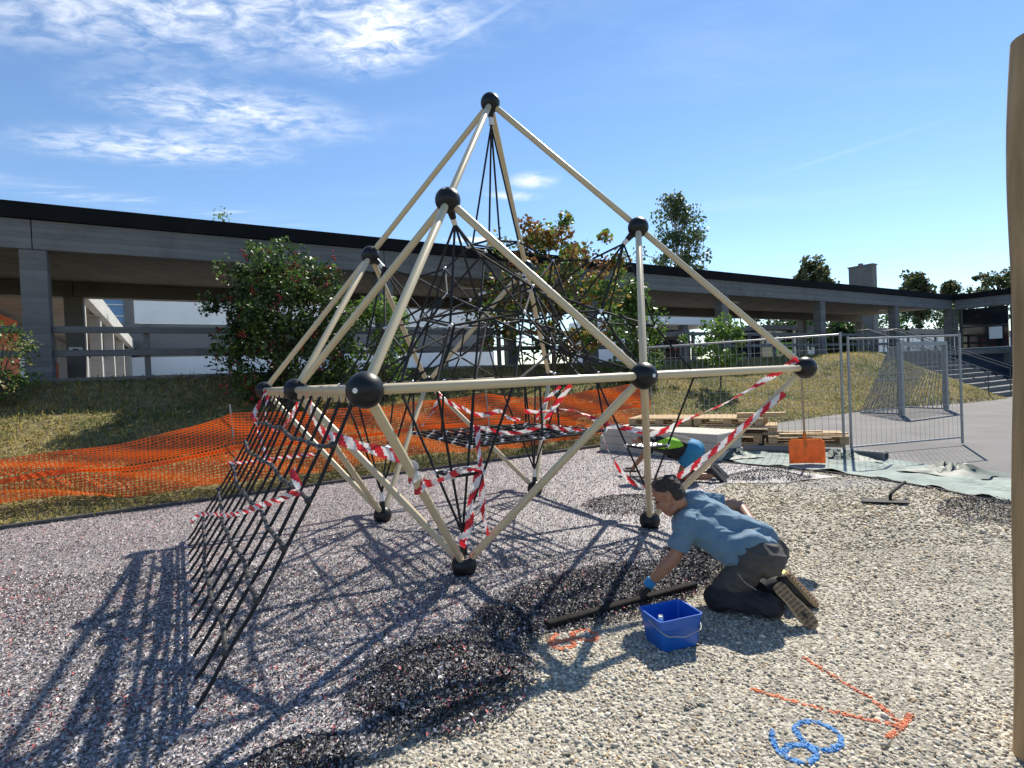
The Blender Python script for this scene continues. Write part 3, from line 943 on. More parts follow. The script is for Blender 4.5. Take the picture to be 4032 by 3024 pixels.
st = thing("outside_stairs", W(29.5, -6.2, 0), "concrete outside stairs with pale nosings climbing the bank", "stairs")
SB = Vector(gp(3931, 1566)); s_b = (SB - WO).dot(WE); t_b = (SB - WO).dot(WN)
NST = 11; ris = 1.86 / NST; trd = .36
for i in range(NST):
    wbox(s_b - .08, s_b + 4.2, t_b + i * trd, t_b + (NST) * trd + .2, i * ris - (.2 if i == 0 else 0) + .001, (i + 1) * ris - .05).build("step", M_conc, st)
    wbox(s_b - .06, s_b + 4.22, t_b - .02 + i * trd, t_b + (i + 1) * trd - .022, (i + 1) * ris - .048, (i + 1) * ris).build("tread", M_conc2, st)
wbox(s_b - .92, 43.2, t_b + NST * trd, -.56, 1.62, 1.855).build("landing", M_conc2, st)
wbox(s_b - .92, 43.2, t_b + NST * trd + .3, -.6, -.1, 1.61).build("landing_wall", M_navy, st)
T1 = t_b + NST * trd
for k_, (s_r, dz) in enumerate(((s_b - .55, .95), (s_b + 1.6, .95), (s_b + 2.0, 1.0))):
    q = MB(); q.tube([W(s_r, t_b + .1, .02), W(s_r, t_b + .1, dz + .05), W(s_r, T1, dz + 1.86), W(s_r, T1 + .4, dz + 1.86), W(s_r, T1 + .4, 1.86)], .022, 6); q.build("handrail", M_frame, st)
    q = MB(); q.tube([W(s_r, t_b + .1, dz - .4), W(s_r, T1, dz + 1.41)], .016, 6); q.build("handrail", M_frame, st)

# ---- plants
def leaf_cloud(centers, radii, n, size, palette, weights, droop=.2, jitter=.35):
    """n leaf diamonds spread over clump centres; returns verts, faces, colours"""
    ci = rng.integers(0, len(centers), n)
    C = np.array(centers)[ci]; Rr = np.array(radii)[ci]
    d = rng.normal(size=(n, 3)); d /= np.linalg.norm(d, axis=1)[:, None]
    rad = Rr * (rng.random(n) ** .42)
    P_ = C + d * rad[:, None]
    a = rng.random(n) * 6.283; tl = rng.normal(-droop, .55, n)
    u_ = np.stack([np.cos(a) * np.cos(tl), np.sin(a) * np.cos(tl), np.sin(tl)], 1)
    w_ = rng.normal(size=(n, 3)); v_ = np.cross(u_, w_); v_ /= np.linalg.norm(v_, axis=1)[:, None] + 1e-9
    nn_ = np.cross(u_, v_)
    L = size * (.6 + .8 * rng.random(n)); B = L * (.28 + .16 * rng.random(n))
    fold = (B * (.15 + .5 * rng.random(n)))[:, None] * nn_
    q = np.stack([P_ - u_ * (L / 2)[:, None], P_ + v_ * B[:, None] + fold, P_ + u_ * (L / 2)[:, None], P_ - v_ * B[:, None] + fold], 1)
    f = (np.arange(n)[:, None] * 4 + np.array([0, 1, 2, 0, 2, 3])).ravel()
    pal = np.array(palette); w0 = np.array(weights, float); w0 /= w0.sum()
    tone = rng.random(len(centers))                    # every clump has its own cast
    pick = np.searchsorted(np.cumsum(w0), np.clip(.55 * tone[ci] + .45 * rng.random(n), 0, .9999))
    col = pal[pick] * (.7 + .6 * rng.random(n))[:, None]
    return q.reshape(-1, 3), f, np.repeat(col, 2, axis=0)


def plant(name, base, height, spread, n, size, palette, weights, label, cat, group=None, trunk=.05, stems=5, shape='bush', clumps=60, crown0=.15, bark=None, clump_r=.2, droop=.2, berries=0, lean=(0, 0), top=.62, ragged=.12, gap=-.22):
    base = Vector(base)
    root = thing(name, base, label, cat, group)
    rx, ry = spread
    C, Rr = [], []
    tries = 0
    while len(C) < clumps and tries < 8000:
        tries += 1
        u_ = rng.random()
        h = crown0 + (1 - crown0) * u_
        if shape == 'bush': prof = (1 - max(0, (u_ - top) / (1 - top)) ** 2) ** .5 * (.72 + .28 * min(1, u_ / .3))
        elif shape == 'tree': prof = math.sin(math.pi * min(1, .12 + .83 * u_)) ** .7
        elif shape == 'column': prof = (1 - u_) ** .5 * .9 + .1
        else: prof = .35 + .65 * u_
        a = rng.random() * 6.283; r_ = (rng.random() ** .45) * prof
        x_, y_ = math.cos(a) * r_, math.sin(a) * r_
        if mnoise.noise(Vector((x_ * 2.3 + base.x, y_ * 2.3, h * 3))) < gap: continue
        if rng.random() < ragged:      # shoots that stand out of the outline
            x_ *= 1.28; y_ *= 1.28; h *= 1.0 + .10 * rng.random()
        p = base + Vector((x_ * rx + lean[0] * h, y_ * ry + lean[1] * h, h * height))
        C.append(tuple(p)); Rr.append(clump_r * (.55 + .8 * rng.random()))
    q = MB()
    bk = bark or M_bark
    if shape in ('tree', 'column'):
        q.tube(curve_pts([base - Vector((0, 0, .1)), base + Vector((lean[0] * .3 + .04 * height * .2, 0, height * .4)), base + Vector((lean[0] * .9, lean[1], height * .92))], 5), 0, 8,
               radii=[trunk * (1 - .85 * i / 10) for i in range(11)])
    else:
        for i in range(stems):
            a = 6.283 * i / stems + .4
            q.tube([base + Vector((math.cos(a) * .12, math.sin(a) * .12, -.1)), base + Vector((math.cos(a) * .12 * rx + .05, math.sin(a) * .12 * ry, height * .4)),
                    base + Vector((math.cos(a) * .45 * rx, math.sin(a) * .45 * ry, height * .8))], 0, 6, radii=[trunk, trunk * .7, trunk * .25])
    q.build("trunk", bk, root, True)
    q = MB()
    for i, c_ in enumerate(C):
        if i % 2: continue
        c_ = Vector(c_); h = max(.12, min(.85, (c_.z - base.z) / height - .12))
        o_ = base + Vector((lean[0] * h + (c_.x - base.x) * .25, lean[1] * h + (c_.y - base.y) * .25, h * height))
        q.tube([o_, (o_ + c_) / 2 + Vector((0, 0, .03 * height)), c_], 0, 4, radii=[trunk * .3, trunk * .2, trunk * .08])
    q.build("limbs", bk, root)
    v_, f_, c_ = leaf_cloud(C, Rr, n, size, palette, weights, droop)
    raw_mesh("crown", v_, f_, 3, M_leaf, c_, parent=root, o_=base)
    if berries:
        q = MB()
        for i in range(berries):
            cc = Vector(C[int(rng.integers(0, len(C)))]) + Vector(rng.normal(size=3) * .16)
            for j in range(9):
                q.ball(cc + Vector(rng.normal(size=3) * .04), .013 + .008 * rng.random(), 4, 3)
        q.build("berries", M_berry, root, True)
    return root


G1, G2, G3, G4 = (.050, .105, .022), (.085, .165, .030), (.14, .24, .045), (.030, .062, .018)
DK, RD = (.022, .040, .016), (.16, .035, .025)
OR1, OR2, YE = (.25, .115, .036), (.15, .065, .028), (.30, .21, .055)


def on_bank(s, t): return W(s, t, bank_full(s, t))


plant("viburnum_bush", on_bank(4.75, -1.6), 3.0, (1.4, 1.25), 15000, .088, [(.020, .036, .012), (.032, .062, .018), (.052, .10, .024), (.088, .16, .035), (.14, .21, .05), (.13, .03, .022)], [2, 2.6, 3, 2.4, 1.1, 1.0],
      "large dark green bush with red berries on the bank behind the climbing frame", "bush", trunk=.04, stems=9, clumps=200, crown0=.02, clump_r=.27, berries=120, ragged=.18, gap=-.42)
plant("hazel_bush", on_bank(6.6, -2.1), 2.2, (.75, .8), 4200, .085, [G1, G2, G3, (.2, .3, .06)], [1, 2, 3, 2],
      "bright green leafy bush right of the berry bush", "bush", trunk=.025, clumps=46, crown0=.05, clump_r=.26)
plant("maple_tree", on_bank(11.9, -1.4), 4.35, (2.0, 1.6), 7000, .13, [G1, G2, G3, YE, OR1, OR2], [1.6, 2.0, 1.6, 1.7, 2.0, 1.3],
      "small maple tree with orange and yellow autumn leaves behind the ropes", "tree", trunk=.08, shape='tree', clumps=95, crown0=.12, clump_r=.36, gap=-.1, ragged=.25)
plant("willow_shrub", on_bank(14.6, -2.0), 3.0, (.75, .75), 3600, .12, [G1, G2, G3, YE], [2, 3, 2, .6],
      "slender yellowish green shrub between maple tree and right columns", "shrub", trunk=.035, clumps=60, crown0=.05, clump_r=.34, top=.35)
plant("ash_sapling", on_bank(17.4, -2.8), 2.15, (.95, .8), 1500, .12, [G2, G3, (.16, .28, .06)], [2, 2, 1],
      "young bright green sapling alone on the sunny bank", "sapling", trunk=.035, shape='tree', clumps=34, crown0=.38, clump_r=.24)
plant("spindly_bush", on_bank(.05, -1.3), 1.35, (.7, .5), 1700, .06, [G1, G2, (.25, .24, .10), (.33, .24, .12)], [2.5, 2.5, 1.6, .8],
      "small sparse bush in front of the left concrete column", "bush", trunk=.018, clumps=52, crown0=.1, clump_r=.16)


def up_at(x, y, Y):
    p = at(x, y, Y); return Vector((p.x, p.y, 1.79)), p.z - 1.79


b_, h_ = up_at(2655, 800, 46)
plant("birch_tree", b_, h_, (2.5, 2.2), 7000, .26, [(.05, .085, .03), (.09, .13, .045), (.15, .17, .07)], [2, 2, 1],
      "tall birch tree standing behind the flat roof", "tree", trunk=.22, shape='tree', clumps=110, crown0=.3, clump_r=.75, bark=M_birchbark, droop=.6)
BG = [(3195, 1040, 62, 2.5, "round leafy tree left of the concrete shaft, behind the roof"), (3610, 1090, 66, 2.1, "round leafy tree right of the concrete shaft, behind the roof"),
      (3745, 1118, 80, 1.3, "small pale tree over the corner of the roofs"), (3930, 1085, 74, 4.0, "broad grey green tree over the right wing roof")]
for (x, y, Y, sp_, lab) in BG:
    b_, h_ = up_at(x, y, Y)
    plant("leafy_tree", b_, h_, (sp_, sp_ * .8), 3200, .42, [(.055, .085, .03), (.10, .12, .045), (.17, .16, .075), (.09, .10, .05)], [2, 2, 1, 1], lab, "tree", "trees behind the roofs",
          trunk=.3, shape='tree', clumps=60, crown0=.45, clump_r=.7, bark=M_bark)
b_, h_ = up_at(875, 845, 27)
plant("birch_tree", b_, h_, (.6, .6), 700, .14, [G2, G3, (.2, .24, .09)], [1, 1, 1], "thin treetop just showing over the roof on the left", "tree", trunk=.1, shape='column', clumps=30, crown0=.5, clump_r=.35)
for (s_, t_, h_, sp_, lab) in ((45.5, 8, 2.6, 1.6, "dark round shrub behind the right columns of the walkway"), (66, 17, 6.0, 5, "dark hedge tree beyond the low white wall, left of centre"), (57, 17, 6.0, 5, "dark hedge tree beyond the low white wall, just right of the concrete shaft"), (77, 17, 6.0, 5, "dark hedge tree beyond the low white wall, nearest the right wing"), (47, 17, 6.5, 5, "dark hedge tree beyond the low white wall, left of the concrete shaft"), (88, 17, 6, 5, "dark hedge tree beyond the low white wall, farthest right")):
    plant("garden_shrub", W(s_, t_, 1.79), h_, (sp_, sp_), 2600, .3, [DK, G4, G1, G2], [2, 2, 2, 1], lab, "shrub", trunk=.1, clumps=50, crown0=.02, clump_r=.7)

# ================================================================== CLIMBING FRAME
A_ = 2.0
CF = Vector((-.0978563, 5.5952149, 1.489467)); TH = -2.59571925
_c, _s = math.cos(TH), math.sin(TH)
H_ = math.sqrt(2)


def U(x, y, z=0.0):
    """frame coordinates in tube lengths: base corners at (+-1, +-1, 0), apex at (0, 0, 1.414)"""
    return CF + Vector((A_ * (_c * x - _s * y), A_ * (_s * x + _c * y), A_ * z))


def rot4(p, k):
    x_, y_, z_ = p
    for _ in range(k): x_, y_ = -y_, x_
    return (x_, y_, z_)


NB = {'A': (0, 0, H_)}
Bc = {1: (1, 1), 2: (-1, 1), 3: (1, -1), 4: (-1, -1)}
for k, (x_, y_) in Bc.items():
    NB[f'B{k}'] = (x_, y_, 0); NB[f'N{k}'] = (x_ / 2, y_ / 2, H_ / 2); NB[f'F{k}'] = (x_ / 2, y_ / 2, -H_ / 2)
NB.update({'M12': (0, 1, 0), 'M13': (1, 0, 0), 'M24': (-1, 0, 0), 'M34': (0, -1, 0)})
NP = {k: U(*v_) for k, v_ in NB.items()}
frame = thing("climbing_frame", (CF.x, CF.y, 0), "beige tube climbing pyramid with black ball joints and black rope net", "climbing frame")
RB, RT = .0985, .029
TUBES = [('A', f'N{k}') for k in (1, 2, 3, 4)]
ADJ = {1: ('M12', 'M13'), 2: ('M12', 'M24'), 3: ('M13', 'M34'), 4: ('M24', 'M34')}
for k in (1, 2, 3, 4):
    for tgt in (f'B{k}',) + ADJ[k]:
        TUBES += [(f'N{k}', tgt), (f'F{k}', tgt)]
    for mtg in ADJ[k]: TUBES.append((f'B{k}', mtg))
for a, b in TUBES:
    p, q_ = NP[a], NP[b]; d = (q_ - p).normalized()
    mb = MB(); mb.tube([p + d * (RB * .90), p + d * (RB + .012), q_ - d * (RB + .012), q_ - d * (RB * .90)], RT, 20, radii=[RT * .86, RT, RT, RT * .86])
    mb.build("frame_tube", M_beige, frame, True)
ballmesh = None
for k, p in NP.items():
    mb = MB(); mb.ball(p, RB, 40, 24)
    ob = mb.build("ball_joint", M_ball, frame, 'all')
    out = (p - CF)
    if k[0] in 'BM': out.z = 0
    if k[0] == 'F': out = Vector((0, 0, -1))
    if k[0] != 'F':
        out.normalize(); mb = MB()
        mb.tube([p + out * (RB - .004), p + out * (RB + .003)], .014, 14); mb.tube([p + out * (RB + .002), p + out * (RB + .0045)], .006, 8)
        mb.build("bolt_cap", M_alu, ob, True)

# rope ends: from the apex straight down, from the upper joints to the middle, from the feet straight up
knots = MB()
ROPE_R = .0105


def stub(p, d, n_al=.06):
    d = d.normalized()
    mb = MB(); mb.tube([p + d * (RB * .8), p + d * (RB + .055)], 0, 14, radii=[.034, .026]); mb.build("rope_socket", M_ball, frame, True)
    mb = MB(); mb.tube([p + d * (RB + .05), p + d * (RB + .05 + n_al)], .024, 14); mb.build("rope_ferrule", M_alu, frame, True)
    return p + d * (RB + .05 + n_al)


SA = stub(NP['A'], Vector((0, 0, -1)), .08)
SN = {k: stub(NP[f'N{k}'], CF - NP[f'N{k}'], .055) for k in (1, 2, 3, 4)}
SF = {k: stub(NP[f'F{k}'], Vector((0, 0, 1)), .10) for k in (1, 2, 3, 4)}


def rope(pts, r=ROPE_R, sag=0.0, n=1):
    P_ = []
    for a, b in zip(pts[:-1], pts[1:]):
        a, b = Vector(a), Vector(b)
        for i in range(n):
            t_ = i / n; P_.append(a.lerp(b, t_) - Vector((0, 0, sag * 4 * t_ * (1 - t_))))
    P_.append(Vector(pts[-1]))
    mb = MB(); mb.tube(P_, r, 6); return mb.build("net_rope", M_rope, frame, True)


KN = set()


def knot(p, r=.019):
    key = (round(p.x, 2), round(p.y, 2), round(p.z, 2))
    if key in KN: return
    KN.add(key)
    knots.ball(p, r, 7, 5)
    d = Vector((random.uniform(-1, 1), random.uniform(-1, 1), random.uniform(-.4, 1))).normalized()
    knots.tube([p - d * .026, p + d * .026], .0105, 6)


# --- the inner net, four times around
QUAD = {0: 1, 1: 2, 2: 4, 3: 3}      # rot4 of (1,1): 1 -> (-1,1)=2 -> (-1,-1)=4 -> (1,-1)=3


def jt(p, amt=.012):
    """hand-tied unevenness"""
    s_ = (p[0] * 7.3 + p[1] * 3.1 + p[2] * 5.7)
    return (p[0] + amt * math.sin(s_ * 9), p[1] + amt * math.cos(s_ * 7), p[2] + amt * math.sin(s_ * 5))


NODE = {}
for k in range(4):
    q_ = lambda p: U(*jt(rot4(p, k)))
    NODE[k] = dict(L1=q_((.085, .085, .70)), P=q_((.20, .20, .585)), Q=q_((.325, .325, .575)),
                   K=q_((.54, .54, .215)), G=q_((.66, .66, 0)), Ta=q_((.53, .20, .29)), Tb=q_((.20, .53, .29)),
                   Ua=q_((.66, .34, 0)), Ub=q_((.34, .66, 0)), I=q_((.34, .34, 0)), V=q_((.0, .30, .44)),
                   J=q_((.26, .26, .33)), X=q_((.0, .50, .14)), Y=q_((.12, .12, .30)), Z=q_((0, .62, .012)), Zi=q_((0, .33, .012)),
                   Wt=q_((.40, .40, .14)), PL=q_((.36, .36, -.262)), PM=q_((0, .36, -.262)))
ALLN = []


def net(*names):
    """a rope through named nodes: 'K', or '+K' for the next quarter"""
    for k in range(4):
        pts = []
        for nme in names:
            kk = k
            while nme[0] == '+': kk += 1; nme = nme[1:]
            kk %= 4
            if nme == 'S': pts.append(SN[QUAD[kk]])
            elif nme == 'SA': pts.append(SA)
            elif nme == 'SF': pts.append(SF[QUAD[kk]])
            else: pts.append(NODE[kk][nme]); knot(NODE[kk][nme])
        rope(pts)


net('SA', 'L1', 'P', 'J'); net('L1', '+L1'); net('S', 'Q', 'P'); net('P', 'V', '+P')
net('S', 'K', 'G'); net('S', 'Ta', 'Ua'); net('S', 'Tb', 'Ub'); net('S', 'J', 'I')
net('Tb', 'V', '+Ta'); net('Tb', 'X', '+Ta'); net('J', 'Tb', 'K', 'Ta', 'J'); net('J', 'V', '+J')
net('X', 'Ub'); net('X', '+Ua'); net('Y', '+Y'); net('J', 'Y')
net('Ub', 'Z', '+Ua'); net('I', 'Zi', '+I'); net('Ua', 'G', 'Ub'); net('I', 'Ua'); net('I', 'Ub'); net('V', 'X', 'Z'); net('Y', 'I')
net('Y', 'X'); net('Q', 'V')
net('I', 'PL'); net('PL', 'PM', '+PL'); net('Zi', 'PM')
# below: four ropes rise from every foot
for k in range(4):
    f_ = SF[QUAD[k]]
    for nm in ('G', 'Ua', 'Ub', 'I'): rope([f_, NODE[k][nm]])
    # small standing ring
    cxy = Vector((NP[f'F{QUAD[k]}'].x, NP[f'F{QUAD[k]}'].y, 0))
    zr = .80
    cor = []
    for nm in ('G', 'Ub', 'I', 'Ua'):
        e_ = NODE[k][nm]; t_ = (zr - f_.z) / (e_.z - f_.z); cor.append(f_.lerp(e_, t_)); knot(cor[-1], .02)
    mb = MB()
    for a, b in zip(cor, cor[1:] + cor[:1]):
        mb.tube([a, b], .012, 8)
    nl = 4
    for i in range(1, nl):
        mb.tube([cor[0].lerp(cor[1], i / nl), cor[3].lerp(cor[2], i / nl)], .012, 8, mi=0)
        for t_ in (.12, .38, .62, .88):
            p = cor[0].lerp(cor[1], i / nl).lerp(cor[3].lerp(cor[2], i / nl), t_); d = (cor[3] - cor[0]).normalized()
            mb.tube([p - d * .02, p + d * .02], .016, 8, mi=1)
    mb.build("net_step", [M_rope, M_alu], frame, True)
# middle lying net: rubber-coated strands threaded with sleeves
mb = MB()
c4 = [NODE[k]['PL'] for k in range(4)]
NL = 13
for i in range(NL + 1):
    a = c4[0].lerp(c4[1], i / NL); b = c4[3].lerp(c4[2], i / NL)
    sg = lambda t_: Vector((0, 0, -.03 * 4 * t_ * (1 - t_) * 4 * (i / NL) * (1 - i / NL)))
    mb.tube([a.lerp(b, t_) + sg(t_) for t_ in (0, .25, .5, .75, 1)], .012, 6)
    for j in range(14):
        t_ = (j + .5) / 14; p = a.lerp(b, t_) + sg(t_); d = (b - a).normalized()
        mb.tube([p - d * .018, p + d * .018], .0165, 6, mi=1 if (i + j) % 3 == 0 else 0)
for i in range(5):
    a = c4[0].lerp(c4[3], i / 4); b = c4[1].lerp(c4[2], i / 4); mb.tube([a, b], .010, 6)
mb.build("net_platform", [M_rope, M_alu], frame, True)
# loose metal sleeves and the thick hanging cable inside
for (x_, y_, Y_) in ((1815, 1288, 4.9), (1700, 1290, 5.0), (2048, 1107, 5.3), (1885, 1160, 5.2), (2035, 1335, 5.3), (2075, 1145, 5.3)):
    p = at(x_, y_, Y_); mb = MB(); d = Vector((.9, .2, .25))
    mb.tube([p, p + d * .075], .011, 8); mb.build("metal_sleeve", M_alu, frame, True)
rope([at(1787, 1285, 5.1), at(1770, 1370, 5.1), at(1745, 1430, 5.0), at(1718, 1500, 5.0)], .016)
o_ = knots.build("rope_knots", M_alu, frame, True); o_["kind"] = "stuff"

# --- the sloping ladder net on the left side
B1, B3 = NP['B1'], NP['B3']; M13 = NP['M13']
bar = (B3 - B1).normalized(); Lb = (B3 - B1).length
GA, GB = Vector((-1.616, 2.565, .0)), Vector((-3.392, 5.488, .0))
NR = 13
tops, bots = [], []
for i in range(NR):
    u_ = i / (NR - 1)
    tp = B1 + bar * (.20 + u_ * (Lb - .50)) - Vector((0, 0, .045)); bt = GA.lerp(GB, u_)
    if abs((tp - M13).dot(bar)) < .13: tp += bar * .12
    tops.append(tp); bots.append(bt)


def lpt(i, w):
    """point on ladder rope i at fraction w down"""
    p = tops[i].lerp(bots[i], w)
    sag = .05 * math.sin(math.pi * w) + .04 * (w ** 5)
    inw = Vector((.857, .519, 0))
    kink = .012 * math.sin(i * 2.1 + w * 17)
    return p + inw * (sag * .9) - Vector((0, 0, sag * .7)) + bar * kink


for i in range(NR):
    P_ = [lpt(i, w / 14) for w in range(15)]
    P_[-1].z = .0
    mb = MB(); mb.tube(P_, .0105, 7); mb.build("ladder_rope", M_rope, frame, True)
    # foot sleeve and cleat under the bar
    mb = MB(); d = (P_[-1] - P_[-3]).normalized(); mb.tube([P_[-1] - d * .01 + Vector((0, 0, .012)), P_[-1] + d * .045 + Vector((0, 0, .006))], .013, 7); mb.build("rope_end", M_alu, frame, True)
for i in range(25):
    p = B1 + bar * (.16 + i * (Lb - .32) / 24) - Vector((0, 0, RT - .004))
    if abs((p - M13).dot(bar)) < .14: continue
    mb = MB(); w_ = .055; dp = .048; th_ = Vector((.857, .519, 0)) * .012
    tri = [p - bar * w_ / 2, p + bar * w_ / 2, p + bar * w_ * .35 - Vector((0, 0, dp)), p + bar * w_ * .1 - Vector((0, 0, dp * .8))]
    fr_, bk_ = [q_ + th_ for q_ in tri], [q_ - th_ for q_ in tri]
    mb.poly(fr_); mb.poly(bk_[::-1])
    for j in range(4): mb.poly([fr_[j], bk_[j], bk_[(j + 1) % 4], fr_[(j + 1) % 4]])
    mb.build("rope_cleat", M_beige, frame)
for r_ in range(5):
    w0 = (r_ + 1) / 6.05
    P_ = []
    for i in range(NR):
        w1 = w0 + .006 * math.sin(i * 1.9 + r_ * 2) + .022 * math.sin(math.pi * i / (NR - 1)) + .012 * math.sin(i * .7 + r_)
        P_.append(lpt(i, w1) + Vector((-.4, -.5, .5)) * .016)
    mb = MB(); mb.tube(curve_pts(P_, 4), .0125, 8); mb.build("grip_hose", M_hose, frame, True)
    for (e_, nxt) in ((P_[0], P_[1]), (P_[-1], P_[-2])):
        mb = MB(); mb.cone(e_ + (nxt - e_).normalized() * .035, e_,   .017, .022, 10); mb.build("hose_clamp", M_hose, frame, True)
    mb = MB()
    for i in range(1, NR - 1):
        d = (P_[i + 1] - P_[i - 1]).normalized()
        mb.tube([P_[i] - d * .004, P_[i] + d * .004], .019, 8)
    mb.build("hose_rings", M_galv, frame, True)["kind"] = "stuff"

# ================================================================== BARRIER TAPE
def tape(path, width, label, twist=(0.0, 0.0), tilt=None, rep=.20, turns=0.0, name="barrier_tape"):
    """red and white ribbon through (x, y, distance) sightings"""
    P_ = curve_pts([p if isinstance(p, Vector) else at(*p) for p in path], 14)
    # resample evenly
    L = [0.0]
    for a, b in zip(P_[:-1], P_[1:]): L.append(L[-1] + (b - a).length)
    n = max(10, int(L[-1] / .0175)); pts = []
    j = 0
    for i in range(n + 1):
        s_ = L[-1] * i / n
        while j < len(L) - 2 and L[j + 1] < s_: j += 1
        t_ = (s_ - L[j]) / max(1e-9, L[j + 1] - L[j]); pts.append(P_[j].lerp(P_[j + 1], t_))
    mb = MB(); step = L[-1] / n
    rows = []
    for i, p in enumerate(pts):
        d = (pts[min(i + 1, n)] - pts[max(0, i - 1)]).normalized()
        up = tilt or Vector((0, 0, 1))
        y = up - d * up.dot(d); y.normalize(); z = d.cross(y)
        t_ = i / n
        a = twist[0] + (twist[1] - twist[0]) * t_ + turns * 6.283 * t_ + .25 * math.sin(t_ * 9 + p.x * 5)
        w_ = y * math.cos(a) + z * math.sin(a); nrm = d.cross(w_)
        cr_ = .10 * width * math.sin(i * .9 + p.z * 20)
        rows.append([p + w_ * (width * (c_ - .5)) + nrm * (cr_ * (1 - abs(2 * c_ - 1)) + .08 * width * math.sin(i * .35 + c_ * 4)) for c_ in (0, .25, .5, .75, 1)])
    b0 = len(mb.v)
    for r_ in rows: mb.v += [tuple(q_) for q_ in r_]
    for i in range(n):
        for c_ in range(4):
            s_ = (i + .5) * step + c_ * .022
            mi = int(s_ / (rep / 2) + 100) % 2
            a = b0 + i * 5 + c_; mb.f.append((a, a + 1, a + 6, a + 5)); mb.m.append(mi)
    return mb.build(name, [M_red, M_tw], None, 'all', label=label, cat="barrier tape", group="red and white tape tied around the frame")


def sleeve_path(a, b, t0, t1, turns, r=.033):
    """spiral around a tube"""
    p, q_ = NP[a], NP[b]; d = (q_ - p).normalized(); y = Vector((0, 0, 1)).cross(d).normalized(); z = d.cross(y)
    return [p.lerp(q_, t0 + (t1 - t0) * i / (10 * turns)) + (y * math.cos(6.283 * i / 10) + z * math.sin(6.283 * i / 10)) * r for i in range(int(10 * turns) + 1)]


tape([(1223, 1560, 4.15), (1231, 1640, 4.05), (1277, 1704, 3.9), (1391, 1748, 3.7), (1518, 1783, 3.5), (1600, 1806, 3.36)], .075,
     "broad red and white tape pulled tight from the ladder net to the near left tube", (.1, .0))
tape(sleeve_path('B1', 'F1', .34, .46, 2) + [at(1651, 1900, 3.5), at(1695, 1905, 3.6), at(1745, 1885, 3.8), at(1803, 1860, 4.0), at(1888, 1846, 4.15)], .062,
     "red and white tape wrapped round the near left tube, running to the small rope step", (.0, .9))
tape([(1879, 1680, 4.7), (1885, 1780, 4.5), (1893, 1836, 4.35), (1897, 1915, 4.25), (1903, 2024, 4.15), (1922, 2108, 4.1)], .05,
     "faded pink tape hanging straight down from the lying net", (.35, .9), Vector((1, 0, .1)))
tape([(1885, 1850, 4.15), (1875, 1900, 4.1), (1853, 1975, 4.08), (1851, 2040, 4.1), (1839, 2100, 4.1), (1812, 2128, 4.12), (1835, 2150, 4.1)], .058,
     "short crumpled red and white tape hanging above the near foot ball", (.2, .7), Vector((1, 0, .1)))
tape([NP['F1'] + Vector((-.075, -.045, .085)), NP['F1'] + Vector((-.02, -.10, .075)), NP['F1'] + Vector((.05, -.085, .085)), NP['F1'] + Vector((.10, -.02, .12))], .03,
     "short end of red and white tape lying across the near foot ball", (1.0, 1.2))
tape([(1866, 1679, 4.85), (1904, 1687, 4.9), (2007, 1706, 5.0), (2088, 1693, 5.1), (2142, 1677, 5.2), (2224, 1690, 5.4), (2305, 1697, 5.5)], .04,
     "red and white tape slung along the front edge of the lying net", (.5, .2))
tape([(1725, 1552, 6.9), (1760, 1580, 6.6), (1817, 1606, 6.4), (1893, 1634, 6.3), (1974, 1617, 6.3), (1990, 1640, 6.2), (2050, 1655, 6.1)], .055,
     "red and white tape sagging behind the lying net in front of the orange netting", (.2, .4))
tape([(1732, 1548, 6.7), (1722, 1585, 6.7), (1700, 1625, 6.7), (1660, 1680, 6.6)], .045, "short twisted tape tied to the rear left tube below the base bar", (0, 1.4), Vector((1, 0, 0)))
tape([(2247, 1515, 5.4), (2186, 1597, 5.5), (2150, 1652, 5.6)], .055, "red and white tape slanting down from the middle of the front bar", (.1, .3), Vector((1, 0, .2)))
tape([(2207, 1520, 5.6), (2140, 1590, 5.7), (2112, 1650, 5.8)], .04, "pale tape slanting down beside the red one at the front bar", (1.0, 1.2), Vector((1, 0, .2)), rep=.2)
tape([(2066, 1620, 6.2), (2142, 1621, 6.1), (2251, 1614, 5.9), (2348, 1653, 5.75), (2370, 1666, 5.7), (2440, 1683, 5.65), (2511, 1696, 5.6), (2565, 1708, 5.6), (2640, 1686, 5.5), (2684, 1657, 5.4), (2843, 1593, 5.2), (3057, 1470, 4.97), (3140, 1413, 4.88)], .055,
     "long red and white tape running from the lying net to the right corner ball", (.3, .0), turns=1)
tape([(2367, 1680, 5.35), (2376, 1725, 5.3), (2403, 1790, 5.25), (2446, 1856, 5.2), (2490, 1899, 5.2), (2560, 1929, 5.2), (2575, 1932, 5.18)], .045,
     "red and white tape drooping to the right foot tube", (.9, .3))
tape([(3090, 1548, 4.92), (3027, 1599, 4.93), (2916, 1687, 4.95), (2843, 1752, 4.98), (2732, 1833, 5.02), (2670, 1880, 5.06)], .05,
     "red and white tape running down along the right slanting tube", (.3, .1))
tape([(1052, 1533, 5.95), (999, 1634, 5.7), (1011, 1666, 5.65), (1030, 1735, 5.3), (1049, 1792, 5.0), (1075, 1837, 4.7)], .045, "thin twisted tape hanging down across the far side of the ladder net", (.0, .5), Vector((1, 0, 0)), turns=2)
tape([(1059, 1556, 5.9), (1046, 1628, 5.7), (1056, 1672, 5.5), (1087, 1697, 5.2), (1119, 1678, 5.0), (1163, 1609, 4.7), (1213, 1532, 4.45)], .045, "loop of tape hanging under the left base bar", (.0, .6), Vector((1, 0, 0)), turns=1)
tape([(897, 1824, 5.6), (980, 1818, 5.3), (1106, 1802, 4.8), (1250, 1787, 4.3)], .03, "narrow tape stretched level across the middle of the ladder net", (.2, .2), rep=.16)
